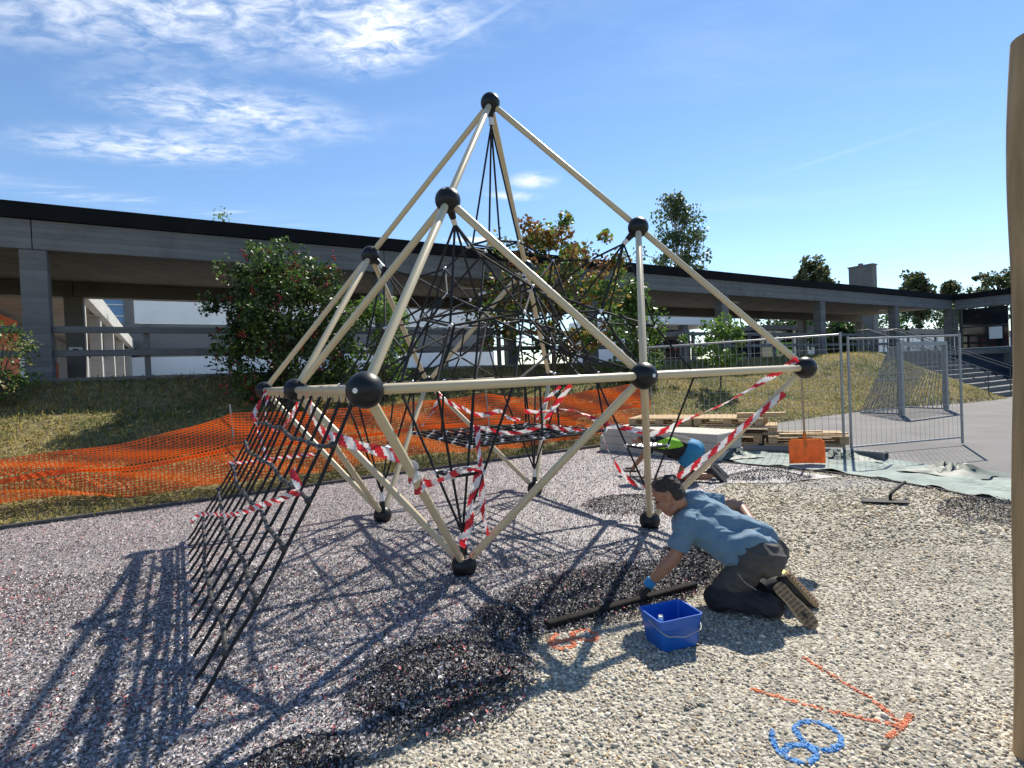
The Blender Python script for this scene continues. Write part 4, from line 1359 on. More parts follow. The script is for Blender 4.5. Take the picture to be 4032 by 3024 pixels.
tape([(752, 2056, 5.3), (796, 2023, 5.05), (904, 2028, 4.2), (1043, 1985, 3.4), (1163, 1941, 2.88), (1176, 1915, 2.86), (1160, 1880, 2.88), (1150, 1845, 2.9)], .04, "faded tape stretched across the lower part of the ladder net", (.2, .5))

# ================================================================== ORANGE NETTING FENCE
nf = thing("netting_fence", W(3, TOE + .55, .1), "sagging orange plastic netting fence along the foot of the bank", "netting fence")
S0, S1 = -4.2, 11.9
NU, NVV = 330, 24


def net_pt(u_, v_):
    s = min(S0 + (S1 - S0) * u_, 11.8999)
    posts = (-1.2, 3.35, 7.6, 11.9)
    # top edge sags between the stakes
    seg = None
    xs = (-6.5,) + posts
    for a, b in zip(xs[:-1], xs[1:]):
        if a <= s <= b: seg = (s - a) / (b - a); L_ = b - a; ia = a
    sag = {-6.5: .30, -1.2: .44, 3.35: .10, 7.6: .12}[ia] * 4 * seg * (1 - seg)
    tz = 1.06 - sag
    if s > 7.6: tz += .06 * (s - 7.6) / 4.3
    bz = .03 + .03 * math.sin(s * 2.3)
    t = TOE + .40 + .10 * math.sin(s * 1.3) + .10 * sag * math.sin(v_ * 9 + s * 2) + .03 * math.sin(v_ * 14 + s * 5)
    if s > 9: t -= .0
    # folds: the strands bunch up where the net sags
    vv = v_ + .05 * sag * math.sin(v_ * 12.56)
    gz = bank_z(s, t)
    z = gz + bz + (tz - bz) * vv
    return W(s, t, z)


def strip(mb, P0, P1):
    b = len(mb.v)
    for a, c_ in zip(P0, P1): mb.v += [tuple(a), tuple(c_)]
    for i in range(len(P0) - 1):
        k_ = b + 2 * i; mb.f.append((k_, k_ + 1, k_ + 3, k_ + 2)); mb.m.append(0)


mb = MB()
for j in range(NVV + 1):
    v_ = j / NVV
    if .50 < v_ < .545 or .455 < v_ < .50: continue
    hw = .0135 if 0 < j < NVV else .022
    strip(mb, [net_pt(i / NU, max(0, v_ - hw * .75)) for i in range(NU + 1)], [net_pt(i / NU, min(1, v_ + hw * .75)) for i in range(NU + 1)])
mb.build("net_strands", M_onet, nf, 'all')["kind"] = "stuff"
mb = MB()
strip(mb, [net_pt(i / NU, .462) for i in range(NU + 1)], [net_pt(i / NU, .538) for i in range(NU + 1)])
mb.build("solid_band", M_onet, nf, 'all')
mb = MB()
off = WE * .0078
for i in range(NU + 1):
    col = [net_pt(i / NU, j / NVV) for j in range(NVV + 1)]
    strip(mb, [p - off for p in col], [p + off for p in col])
mb.build("net_ties", M_onet, nf, 'all')["kind"] = "stuff"
for s_ in (-1.2, 3.35, 7.6, 11.9):
    p = W(s_, TOE + .33, bank_z(s_, TOE + .33)); mb = MB()
    mb.tube([p - Vector((0, 0, .15)), p + Vector((.01, 0, .5)), p + Vector((-.03, 0, 1.17))], .011, 7)
    mb.build("fence_stake", M_galv, nf, True)

# ================================================================== SITE THINGS
Zv = Vector((0, 0, 1))
# ---- pale green fleece along the edge of the gravel
TL = [(3.27, 8.72), (3.98, 7.98), (4.56, 7.15), (4.88, 6.27), (5.0, 5.46), (5.35, 4.6), (5.9, 3.5)]       # near edge
TU = [(3.95, 10.3), (4.81, 9.55), (5.46, 8.5), (5.91, 7.5), (6.05, 6.5), (6.5, 5.3), (7.0, 3.9)]       # far edge
lo = curve_pts([Vector((a, b, 0)) for a, b in TL], 10); hi = curve_pts([Vector((a, b, 0)) for a, b in TU], 10)
mb = MB(); NW = 16
for i in range(len(lo)):
    for j in range(NW + 1):
        t_ = j / NW; p = lo[i].lerp(hi[i], t_)
        w_ = mnoise.noise(Vector((p.x * 2.2, p.y * 2.2, 2))) * .035 + mnoise.noise(Vector((p.x * 6, p.y * 6, 9))) * .014
        fold = .05 * math.exp(-((t_ - .55 - .06 * math.sin(i * .31)) / .035) ** 2)
        edge = .03 * math.exp(-(t_ / .05) ** 2) * max(0, math.sin(i * .9)) 
        mb.v.append((p.x, p.y, .022 + max(-.014, w_) + fold + edge))
for i in range(len(lo) - 1):
    for j in range(NW):
        a = i * (NW + 1) + j; mb.f.append((a, a + NW + 1, a + NW + 2, a + 1)); mb.m.append(0)
mb.build("fleece_sheet", M_tarp, None, 'all', label="pale green fleece sheet laid along the edge of the gravel", cat="fleece")
mb = MB()
for k, (a, b) in enumerate(zip(lo[:-1:2], lo[2::2])):
    mb.span(a + Vector((-.035, -.03, .012)), b + Vector((-.035, -.03, .012)), .022, .035)
mb.build("edging_strip", M_kerb, None, label="narrow dark edging strip along the near side of the fleece", cat="edging")


def rag(name, c, r, label, seed):
    """crumpled piece of sheeting"""
    mb = MB(); n, m_ = 16, 6
    mb.v.append((c[0], c[1], c[2] + .10))
    for j in range(1, m_ + 1):
        for i in range(n):
            a = 6.283 * i / n; q_ = j / m_
            rr = q_ * (1 + .3 * math.sin(a * 3 + seed))
            z = .012 + .13 * (1 - q_) ** 1.2 * (1 + .5 * math.sin(a * 5 + seed * 2 + q_ * 6)) + .02 * mnoise.noise(Vector((a * 3, q_ * 4, seed)))
            mb.v.append((c[0] + r[0] * rr * math.cos(a) + r[2] * rr * math.sin(a), c[1] + r[1] * rr * math.sin(a) - r[2] * 1.4 * rr * math.cos(a), c[2] + max(.004, z)))
    for i in range(n):
        mb.f.append((0, 1 + i, 1 + (i + 1) % n)); mb.m.append(0)
        for j in range(m_ - 1):
            a = 1 + j * n; mb.f.append((a + i, a + n + i, a + n + (i + 1) % n, a + (i + 1) % n)); mb.m.append(0)
    return mb.build(name, M_tarpd, None, 'all', label=label, cat="tarpaulin")


rag("crumpled_tarpaulin", (3.62, 9.05, .02), (.35, .25, .1), "crumpled dark green tarpaulin beside the pale stone slabs", 1)
rag("crumpled_tarpaulin", (4.98, 8.35, .03), (.42, .16, .2), "crumpled dark green tarpaulin in front of the concrete fence foot", 3)
rag("crumpled_tarpaulin", (5.62, 6.95, .03), (.36, .12, .25), "dark green fold of tarpaulin lying on the right end of the fleece", 5)

# ---- stack of pale slabs
c0 = Vector((3.26, 8.75, 0)); dl = Vector((1.66 - 3.26, 10.62 - 8.75, 0)); LL = dl.length; dl.normalize(); dw = Vector((dl.y, -dl.x, 0))
for k in range(3):
    mb = MB(); off_ = .02 * math.sin(k * 2.2)
    mb.box(c0 + dl * (LL / 2 + off_) + dw * (.42 + .015 * k) + Zv * (.075 + k * .147), (LL - .03 * k, .84, .144), (dl, dw, Zv), bev=.008)
    mb.build("stone_slab", M_slab, None, label=("bottom", "middle", "top")[k] + " pale stone slab of the low stack behind the far worker", cat="slab", group="stacked pale slabs")


# ---- pallets
def pallet(c, rot, label, tilt=0.0, wm=None):
    a = R(rot); X = Vector((math.cos(a), math.sin(a), tilt)); X.normalize(); Y = Vector((-math.sin(a), math.cos(a), 0)); Z = X.cross(Y)
    root = thing("wooden_pallet", c, label, "pallet", "wooden pallets by the fence")
    c = Vector(c)
    for i in range(5):
        mb = MB(); mb.box(c + Y * (-.35 + i * .175) + Z * .133, (1.2, .12 if i % 2 else .145, .021), (X, Y, Z)); mb.build("deck_board", wm or M_wood, root)
    for i in range(3):
        mb = MB(); mb.box(c + X * (-.53 + i * .53) + Z * .111, (.14, .8, .021), (X, Y, Z)); mb.build("cross_board", M_wood2, root)
        mb = MB(); mb.box(c + Y * (-.35 + i * .35) + Z * .0105, (1.2, .10, .021), (X, Y, Z)); mb.build("bottom_board", M_wood2, root)
        for j in range(3):
            mb = MB(); mb.box(c + X * (-.53 + i * .53) + Y * (-.35 + j * .35) + Z * .061, (.14, .10, .078), (X, Y, Z)); mb.build("block", M_wood2, root)
    return root


pallet((3.95, 10.15, .005), -33, "lowest pallet of the left stack by the site fence")
pallet((4.02, 10.2, .152), -30, "second pallet from the ground in the left stack")
pallet((4.22, 10.12, .30), -27, "third pallet from the ground in the left stack, shifted right")
pallet((4.10, 10.28, .448), -31, "topmost pallet of the left stack by the site fence")
for k_, z_ in enumerate((.005, .152, .30, .447)):
    pallet((3.02 + .05 * math.sin(k_ * 2), 10.78 + .03 * k_, z_), -31 + 2 * math.sin(k_ * 3),
           ("lowest", "second", "third", "topmost")[k_] + " pallet of the stack at the back, partly hidden by the pale slabs", wm=M_wood if k_ % 2 else M_wood2)
pallet((5.02, 9.48, .015), -27, "single pallet at the right with loose boards on it")
pallet((5.08, 9.52, .162), -22, "thin pallet on top of the right one", wm=M_wood)
mb = MB(); mb.span((4.1, 10.0, .64), (4.85, 9.72, .64), .16, .07); mb.build("timber_board", M_wood, None, label="short thick timber lying on the topmost pallet", cat="timber")
mb = MB(); mb.span((4.55, 9.35, .335), (5.55, 9.1, .335), .14, .022); mb.build("timber_board", M_wood, None, label="loose flat board on the right pallets, nearest the fence post", cat="timber")
mb = MB(); mb.span((4.4, 9.65, .335), (5.35, 9.5, .335), .16, .022); mb.build("timber_board", M_wood2, None, label="loose flat board on the right pallets, at the back", cat="timber")
mb = MB(); mb.tube([(3.75, 9.72, .075), (4.5, 9.27, .075), (5.12, 8.92, .075)], .07, 14)
mb.build("fleece_roll", M_conc2, None, True, label="grey roll of sheeting lying in front of the pallets", cat="roll")

# ---- site fence panels
def fence_panel(p0, p1, h, label, nv, nh, zb=.12):
    p0, p1 = Vector(p0), Vector(p1); d = (p1 - p0); L = d.length; d.normalize()
    root = thing("mesh_fence", (p0 + p1) / 2, label, "site fence", "mesh site fence panels")
    for p in (p0, p1):
        mb = MB(); mb.tube([p + Zv * .01, p + Zv * h], .021, 10); mb.build("fence_post", M_galv, root, True)
    for z in (zb, h - .04):
        mb = MB(); mb.tube([p0 + Zv * z, p1 + Zv * z], .016, 8); mb.build("rail", M_galv, root, True)
    mb = MB()
    for i in range(1, nv):
        p = p0.lerp(p1, i / nv); y = .006 * math.sin(i * 3.3)
        mb.tube([p + Zv * zb, p + d * y + Zv * (h * .5), p + Zv * (h - .04)], .0028, 4)
    for j in range(1, nh):
        z = zb + (h - .04 - zb) * j / nh
        mb.tube([p0 + Zv * z, p1 + Zv * z], .0028, 4)
    mb.build("wire_mesh", M_wire, root)["kind"] = "stuff"
    return root


fence_panel((2.62, 11.02, 0), (5.43, 8.98, 0), 2.02, "left mesh fence panel behind the pallets", 34, 8)
fence_panel((5.54, 8.96, 0), (7.84, 9.53, 0), 1.94, "right mesh fence panel standing open on the asphalt", 23, 3)
mb = MB(); fx = Vector((.62, -.78, 0)); fy = Vector((.78, .62, 0))
mb.box(Vector((5.28, 8.63, .075)), (1.05, .24, .135), (fx, fy, Zv), bev=.02)
ft = mb.build("ballast_block", M_conc2, None, label="grey concrete foot block under the two fence posts", cat="fence foot")
mb = MB(); mb.box(Vector((5.28, 8.63, .075)) + fx * .527, (.006, .10, .07), (fx, fy, Zv)); mb.build("grip_recess", M_blk, ft)

# ---- goal of steel bars on the yard
gr = thing("steel_goal", (11.6, 15.6, 0), "grey steel ball goal with barred back on the asphalt", "goal")
g0, g1 = Vector((10.62, 14.91, 0)), Vector((12.66, 15.93, 0)); gd = (g1 - g0).normalized(); gb = Vector((-gd.y, gd.x, 0))
g0 = g0 - gd * .0; GH = 1.88
for p in (g0, g1):
    mb = MB(); mb.box(p + Zv * GH / 2, (.11, .11, GH), (gd, gb, Zv)); mb.build("goal_post", M_galv, gr)
mb = MB(); mb.box((g0 + g1) / 2 + Zv * (GH + .058), ((g1 - g0).length + .11, .11, .11), (gd, gb, Zv)); mb.build("crossbar", M_galv, gr)
bk0, bk1 = g0 + gb * 1.1, g1 + gb * 1.1
mb = MB()
for k in range(27):
    t_ = k / 26; a = bk0.lerp(bk1, t_); b = g0.lerp(g1, t_) + gb * .25 + Zv * GH
    mb.tube([a + Zv * .02, a.lerp(b, .5), b], .011, 5)
for p, q_ in ((g0, bk0), (g1, bk1)):
    for k in range(1, 9):
        t_ = k / 9; mb.tube([p.lerp(q_, t_) + Zv * .02, p.lerp(q_, .25 * t_) + Zv * GH], .011, 5)
mb.build("goal_bars", M_galv, gr)["kind"] = "stuff"
for a, b in ((bk0, bk1), (g0, bk0), (g1, bk1)):
    mb = MB(); mb.tube([a + Zv * .03, b + Zv * .03], .025, 6); mb.build("ground_rail", M_galv, gr)
for t_, z in ((.55, .95),):
    mb = MB(); mb.tube([bk0.lerp(g0 + gb * .25, z / GH) + Zv * z, bk1.lerp(g1 + gb * .25, z / GH) + Zv * z], .02, 6); mb.build("brace", M_galv, gr)

# ---- orange snow shovel leaning on the fence foot
sh = thing("snow_shovel", (4.42, 8.15, 0), "orange plastic snow shovel with long wooden handle standing upright", "shovel")
sx = Vector((.985, -.17, 0)); sz = Vector((.015, .055, .998)); sy = sx.cross(sz) * -1
sc = Vector((4.34, 8.12, .04))


def spt(u_, v_, d_=0.0): return sc + sx * u_ + sz * v_ + sy * (d_ - .05 * (1 - (u_ / .26) ** 2) * 0 + .045 * (1 - math.cos(v_ * 5)))


mb = MB(); nu_, nv_ = 14, 8
th_ = .006
for side in (0, 1):
    b = len(mb.v)
    for j in range(nv_ + 1):
        for i in range(nu_ + 1):
            u_ = -.25 + .5 * i / nu_; v_ = .36 * j / nv_
            cx_ = .25 - .035 * max(0, (v_ - .29) / .07) ** 2
            u_ = max(-cx_, min(cx_, u_))
            ridge = .012 * (math.exp(-((abs(u_) - .17) / .012) ** 2) + math.exp(-((abs(u_) - .09 - .06 * (v_ - .1)) / .012) ** 2)) * (1 if .06 < v_ < .27 else 0)
            cup = .05 * (u_ / .25) ** 2
            mb.v.append(tuple(sc + sx * u_ + sz * v_ - sy * (cup + ridge) + sy * (side * th_ + .09 * (v_ - .18) ** 2)))
    for j in range(nv_):
        for i in range(nu_):
            a = b + j * (nu_ + 1) + i; q_ = (a, a + 1, a + nu_ + 2, a + nu_ + 1)
            mb.f.append(q_ if side else q_[::-1]); mb.m.append(0)
mb.build("shovel_blade", M_shov, sh, 'all')
mb = MB(); mb.tube([sc + sz * .25 + sy * .02, sc + sz * .46 + sy * .02], 0, 10, radii=[.03, .021]); mb.build("handle_socket", M_shov, sh, True)
mb = MB(); mb.tube([sc + sz * .40 + sy * .02, sc + sz * .9 + sy * .022, sc + sz * 1.36 + sy * .02], .0165, 10); mb.build("handle", M_handle, sh, True)

# ---- blue square bucket
bk = thing("blue_bucket", (.84, 3.02, 0), "square blue plastic bucket with wire handle standing on the gravel", "bucket")
bX = Vector((.946, .325, 0)); bX.normalize(); bY = Vector((-bX.y, bX.x, 0)); bc = Vector((.826, 3.02, .010))


def rsq(hw, hd, z, r, n=5):
    out = []
    for (sx_, sy_, a0) in ((1, 1, 0), (-1, 1, 90), (-1, -1, 180), (1, -1, 270)):
        for i in range(n):
            a = R(a0 + 90 * i / (n - 1)); out.append(bc + bX * (sx_ * (hw - r) + r * math.cos(a)) + bY * (sy_ * (hd - r) + r * math.sin(a)) + Zv * z)
    return out


def loft(mb, rings, close=True):
    b = len(mb.v); n = len(rings[0])
    for r_ in rings: mb.v += [tuple(p) for p in r_]
    for k in range(len(rings) - 1):
        for i in range(n):
            j = (i + 1) % n; mb.f.append((b + k * n + i, b + k * n + j, b + (k + 1) * n + j, b + (k + 1) * n + i)); mb.m.append(0)


mb = MB()
def bring(k, z, r): return rsq(.136 * k, .108 * k, z, r)


rings = [bring(.80, 0, .02), bring(.83, .008, .02), bring(.93, .115, .022), bring(.935, .12, .022), bring(.955, .122, .022), bring(.985, .168, .022), bring(1.03, .169, .022),
         bring(1.03, .178, .022), bring(.965, .178, .020), bring(.90, .115, .02), bring(.80, .012, .018)]
loft(mb, rings)
n_ = len(rings[0]); mb.f.append(tuple(range(n_ - 1, -1, -1))); mb.m.append(0)
b0 = len(mb.v) - n_; mb.f.append(tuple(b0 + i for i in range(n_))); mb.m.append(0)
mb.build("bucket_body", M_blue, bk, True)
mb = MB(); hpts = []
for i in range(13):
    a = math.pi * i / 12
    hpts.append(bc + bX * (-.142 * math.cos(a)) - bY * (.125 * min(1, 1.6 * math.sin(a)) + .002) + Zv * (.150 - .062 * math.sin(a) + .004 * math.sin(a * 7)))
mb.tube(curve_pts(hpts, 2), .0032, 6); mb.build("wire_handle", M_galv, bk, True)
tb0, tb1 = bc + bX * -.100 + bY * -.055 + Zv * .02, bc + bX * -.104 + bY * -.062 + Zv * .192
mb = MB(); mb.tube([tb0, tb1], .013, 12, cap=False); mb.tube([tb0, tb0.lerp(tb1, .97)], .0095, 12)
mb.build("measuring_tube", M_sign, None, True, label="short white plastic tube standing in the blue bucket", cat="tube")

# ---- screed bar
p0, p1 = Vector((.145, 3.235, .03)), Vector((1.20, 3.735, .034))
mb = MB(); d = (p1 - p0).normalized(); mb.box((p0 + p1) / 2, ((p1 - p0).length, .055, .05), (d, Vector((-d.y, d.x, 0)), Zv), bev=.006)
mb.build("levelling_bar", M_screed, None, label="long black tar-smeared levelling bar on the gravel", cat="bar")

# ---- trowel lying far right
tr = thing("trowel", (3.98, 5.86, 0), "black finishing trowel lying on the gravel at the right", "trowel")
mb = MB(); tx = Vector((.94, -.34, 0)); mb.box(Vector((3.9, 5.78, .03)), (.42, .16, .012), (tx, Vector((.34, .94, 0)), Zv), bev=.004); mb.build("blade", M_blk, tr)
mb = MB(); mb.tube(curve_pts([Vector((3.98, 5.80, .035)), Vector((4.02, 5.83, .10)), Vector((4.30, 6.02, .17))], 6), .016, 8); mb.build("handle", M_blk, tr, True)

# ---- yellow kneeling pad offcut
mb = MB(); mb.box(Vector((1.80, 3.80, .045)), (.20, .12, .05), (Vector((.98, .2, 0)), Vector((-.2, .98, 0)), Zv), bev=.01)
mb.build("foam_pad", M_yel, None, label="pale yellow foam pad lying behind the kneeling worker", cat="pad")
for i, (x, y, r_, lab) in enumerate(((1.07, 4.1, .02, ""),)):
    pass

# ---- peeled log post at the right edge
lp = MB(); pb = Vector((1.925, 2.02, 0)); tp = at(4090, 150, 2.12)
NSEG = 26; pts = []; rad = []
for i in range(NSEG + 1):
    t_ = i / NSEG; p = pb.lerp(tp, t_)
    bul = .009 * math.sin(t_ * 5.2 + .6) + .006 * math.sin(t_ * 13)
    pts.append(p + Vector((bul, 0, 0))); rad.append(.088 - .008 * t_ + .004 * math.sin(t_ * 9))
lp.tube(pts, 0, 22, radii=rad)
lp.build("log_post", M_pole, None, True, label="tall peeled wooden log post at the right edge of the picture", cat="post")

# ---- warning sign on the dark rear column
sg = thing("camera_sign", W(.75, 5.02, 2.55), "small white sign with black camera symbol on the left rear column", "sign")
sp0 = W(.44, 5.02, 2.74)
mb = MB(); mb.box(sp0, (.30, .012, .19), AX); mb.build("sign_plate", M_sign, sg)
mb = MB(); mb.box(sp0 + WN * -.008 + Zv * .02, (.13, .003, .045), AX); mb.box(sp0 + WN * -.008 + Zv * .0 + WE * -.085, (.05, .003, .03), AX); mb.box(sp0 + WN * -.008 + Zv * -.04 + WE * .03, (.02, .003, .07), AX)
mb.build("camera_symbol", M_blk, sg)
mb = MB(); mb.box(W(-.15, 4.6, 2.15), (.5, .4, .55), AX, bev=.03); mb.build("orange_bin", M_orange, None, label="orange bin standing behind the left front column", cat="bin")

# ================================================================== PEOPLE
def organic(name, mb, voxel, m, parent, smooth=6, wrinkle=None, clip=None, **tags):
    """weld overlapping rounded volumes into one continuous skin"""
    V_ = np.array(mb.v)
    me = bpy.data.meshes.new(name + "_raw"); me.from_pydata(V_.tolist(), [], mb.f); me.update()
    tmp = bpy.data.objects.new("tmp", me); COL.objects.link(tmp)
    rm = tmp.modifiers.new("r", 'REMESH'); rm.mode = 'VOXEL'; rm.voxel_size = voxel; rm.adaptivity = 0
    sm_ = tmp.modifiers.new("s", 'SMOOTH'); sm_.factor = .5; sm_.iterations = smooth
    dg = bpy.context.evaluated_depsgraph_get(); dg.update()
    nm_ = bpy.data.meshes.new_from_object(tmp.evaluated_get(dg), depsgraph=dg)
    bpy.data.objects.remove(tmp, do_unlink=True); bpy.data.meshes.remove(me)
    nm_.name = name
    co = np.empty(len(nm_.vertices) * 3, np.float32); nm_.vertices.foreach_get("co", co); co = co.reshape(-1, 3)
    if wrinkle:
        nr = np.empty(len(nm_.vertices) * 3, np.float32); nm_.vertices.foreach_get("normal", nr); nr = nr.reshape(-1, 3)
        co = co + nr * np.array([wrinkle(Vector(p)) for p in co])[:, None]
    if clip is not None:
        bm = bmesh.new(); bm.from_mesh(nm_)
        bm.verts.ensure_lookup_table()
        for v_, p in zip(bm.verts, co): v_.co = p
        kill = [v_ for v_ in bm.verts if clip(v_.co)]
        bmesh.ops.delete(bm, geom=kill, context='VERTS'); bm.to_mesh(nm_); bm.free()
        co = np.empty(len(nm_.vertices) * 3, np.float32); nm_.vertices.foreach_get("co", co); co = co.reshape(-1, 3)
    o_ = ORIGIN[parent.name] if parent is not None else np.array([co[:, 0].mean(), co[:, 1].mean(), co[:, 2].min()])
    nm_.vertices.foreach_set("co", (co - o_).astype(np.float32).ravel())
    nm_.materials.clear(); nm_.materials.append(m)
    nm_.polygons.foreach_set("use_smooth", [True] * len(nm_.polygons)); nm_.update()
    return link(name, nm_, parent, o_, **tags)


def frame_axes(f_, up):
    f_ = f_.normalized(); l_ = up.cross(f_).normalized(); u_ = f_.cross(l_)
    return f_, l_, u_


def add_head(mb, c, f_, l_, u_):
    """c = head centre, f_ face direction, l_ left, u_ up"""
    P_ = lambda a, b, d: c + f_ * a + l_ * b + u_ * d
    ax = (f_, l_, u_)
    mb.ball(P_(-.012, 0, .032), (.098, .075, .088), 20, 14, ax)
    mb.ball(P_(.022, 0, -.030), (.070, .060, .088), 18, 12, ax)
    mb.ball(P_(.050, 0, -.090), (.036, .036, .028), 12, 8, ax)
    for s_ in (-1, 1):
        mb.ball(P_(.055, s_ * .038, -.028), (.030, .022, .030), 10, 8, ax)      # cheek
        mb.ball(P_(.068, s_ * .028, .022), (.020, .026, .011), 10, 8, ax)       # brow
        mb.ball(P_(-.010, s_ * .074, -.005), (.021, .009, .032), 10, 8, ax)     # ear
        mb.ball(P_(-.020, s_ * .079, .004), (.014, .008, .024), 8, 6, ax)
        mb.cone(P_(.0, s_ * .050, -.075), P_(.045, s_ * .026, -.098), .026, .022, 10)   # jaw
    mb.cone(P_(.088, 0, .012), P_(.110, 0, -.032), .009, .014, 10)               # nose
    for s_ in (-1, 1): mb.ball(P_(.100, s_ * .012, -.036), .010, 8, 6)
    mb.ball(P_(.082, 0, -.062), (.014, .024, .008), 10, 6, ax)                   # lips
    mb.ball(P_(.079, 0, -.073), (.013, .021, .008), 10, 6, ax)
    mb.ball(P_(.030, 0, .052), (.060, .062, .045), 14, 10, ax)                   # forehead


def hand(mb, w, d, n_, side, curl=.9, s=1.0, spread=.0):
    """palm and five fingers: w wrist, d hand direction, n_ back of hand, side = where the thumb leaves"""
    d = d.normalized(); n_ = (n_ - d * n_.dot(d)).normalized(); a = d.cross(n_) * side
    for k in (-1, 0, 1):
        mb.cone(w + d * .012 * s + a * (k * .016 * s), w + d * .082 * s + a * (k * .026 * s), .017 * s, .0155 * s, 10)
    lens = (.070, .080, .074, .058)
    for k in range(4):
        b0 = w + d * .085 * s + a * ((1.5 - k) * .0205 * s); dd = (d + a * (1.5 - k) * spread).normalized()
        pr = b0; ang = 0.0
        for j, fr in enumerate((.45, .31, .24)):
            ang += curl * (.45 if j == 0 else .55)
            nx = pr + (dd * math.cos(ang) - n_ * math.sin(ang)) * (lens[k] * fr * s)
            mb.cone(pr, nx, (.0095 - .0008 * j) * s, (.0088 - .0008 * j) * s, 8); pr = nx
    t0 = w + d * .03 * s + a * .026 * s; t1 = t0 + (d * .55 + a * .75 - n_ * .35).normalized() * .042 * s; t2 = t1 + (d * .8 + a * .1 - n_ * .7).normalized() * .034 * s
    mb.cone(t0, t1, .013 * s, .011 * s, 8); mb.cone(t1, t2, .011 * s, .009 * s, 8)


def shoe(parent, heel, toe, sole_n, mu, ms, treads=True):
    """heel and toe points on the sole, sole_n = outward normal of the sole"""
    heel, toe = Vector(heel), Vector(toe)
    ax = (toe - heel); L = ax.length; ax.normalize(); sn = (sole_n - ax * sole_n.dot(ax)).normalized(); sd = ax.cross(sn)
    mb = MB()
    pt = lambda u_, v_, w_: heel + ax * (u_ * L) + sd * v_ - sn * w_
    mb.cone(pt(.12, 0, .050), pt(.42, 0, .048), .038, .040); mb.cone(pt(.42, 0, .046), pt(.72, 0, .036), .040, .040); mb.cone(pt(.72, 0, .036), pt(.90, 0, .030), .040, .030)
    mb.cone(pt(.10, 0, .06), pt(.16, 0, .11), .036, .044)
    organic("shoe", mb, .008, mu, parent, 4)
    q = MB(); prof = [(-.0, .0), (.02, .028), (.12, .037), (.35, .034), (.55, .042), (.75, .047), (.92, .036), (1.0, .012)]
    ring = [(u_, v_) for u_, v_ in prof] + [(u_, -v_) for u_, v_ in prof[::-1]]
    up_, dn = [pt(u_, v_, .022) for u_, v_ in ring], [pt(u_, v_, 0) for u_, v_ in ring]
    for i in range(7):
        j = len(ring) - 1 - i
        q.poly([dn[i], dn[i + 1], dn[j - 1], dn[j]]); q.poly([up_[i], up_[j], up_[j - 1], up_[i + 1]])
    for i in range(len(ring)):
        j = (i + 1) % len(ring); q.poly([dn[i], dn[j], up_[j], up_[i]][::-1])
    if treads:
        for k in range(11):
            u_ = .07 + k * .085; hw = .030 if .2 < u_ < .5 else .036
            for s_ in (-1, 1):
                q.box(pt(u_, s_ * hw * .5, -.004), (.012, hw * .72, .009), (ax, sd, sn), 1)
    q.build("shoe_sole", [ms, M_sole2], parent)


# ---------------- near worker: kneels, leans forward on his left hand
FW = Vector((-.87, .49, 0)); RTv = Vector((.49, .87, 0)); LF = -RTv
wk = thing("person", (1.25, 3.45, 0), "person in blue t-shirt and grey work trousers kneeling and leaning on the black bar", "person")
kneeL = Vector((1.25, 3.405, .085)); kneeR = kneeL + RTv * .24 + FW * -.02
hipL = Vector((1.435, 3.305, .355)); hipR = hipL + RTv * .19
hipC = (hipL + hipR) / 2
ankL = kneeL - FW * .31 + Vector((0, 0, .005)) + LF * .01; ankR = kneeR - FW * .32 + Vector((0, 0, .01))
shL = Vector((1.085, 3.50, .520)); shR = shL + RTv * .36 + Vector((0, 0, .075)); shC = (shL + shR) / 2
chest = shC.lerp(hipC, .28) + Vector((0, 0, -.02)); belly = shC.lerp(hipC, .68) + Vector((0, 0, -.015))
neck = shC + FW * .055 + Vector((0, 0, .035))
headC = Vector((1.005, 3.60, .690))
wrL = Vector((.850, 3.545, .145)); elL = shL.lerp(wrL, .50) + Vector((.030, -.035, -.01))
elR = Vector((1.70, 3.79, .52)); elR = shR + (elR - shR).normalized() * .30
wrR = elR + (hipR + Vector((.02, .03, .10)) - elR).normalized() * .22

hf, hl, hu = frame_axes(FW * .84 + Vector((0, 0, -.50)), Vector((0, 0, 1)) + FW * .1)
body = MB()
add_head(body, headC, hf, hl, hu)
body.cone(headC - hf * .030 - hu * .055, neck, .056, .062)
body.cone(neck, shC, .062, .08)
for s_, sh_ in ((0, shL), (1, shR)): body.cone(shC, sh_, .065, .052)
body.cone(shC, chest, .08, .085); body.cone(chest, belly, .085, .085); body.cone(belly, hipC, .085, .09)
body.cone(shL, elL, .052, .041); body.cone(elL, elL.lerp(wrL, .35), .042, .043); body.cone(elL.lerp(wrL, .35), wrL, .043, .027)
body.cone(shR, elR, .052, .042); body.cone(elR, wrR, .042, .029)
hand(body, wrR, (hipR - elR), Vector((.3, .6, .5)), 1, .6)
for h_, k_, a_ in ((hipL, kneeL, ankL), (hipR, kneeR, ankR)):
    body.cone(h_, k_, .07, .055); body.cone(k_, k_.lerp(a_, .4), .056, .055); body.cone(k_.lerp(a_, .4), a_, .055, .036)
hd_dir = Vector((-.55, .10, -.80))
body.cone(wrL, wrL + hd_dir.normalized() * .05, .027, .026)
organic("body", body, .0065, M_skin, wk, 4)
# glove on the left hand, closed over the bar
gl = MB(); hand(gl, wrL + hd_dir.normalized() * .02, hd_dir, Vector((-.75, .0, .45)), 1, 1.05, 1.08)
organic("glove", gl, .0045, M_glove, wk, 3)
cf = MB(); d_ = hd_dir.normalized(); cf.tube([wrL - d_ * .020, wrL + d_ * .022, wrL + d_ * .036], 0, 16, radii=[.035, .034, .033]); cf.build("glove_cuff", M_cuff, wk, True)
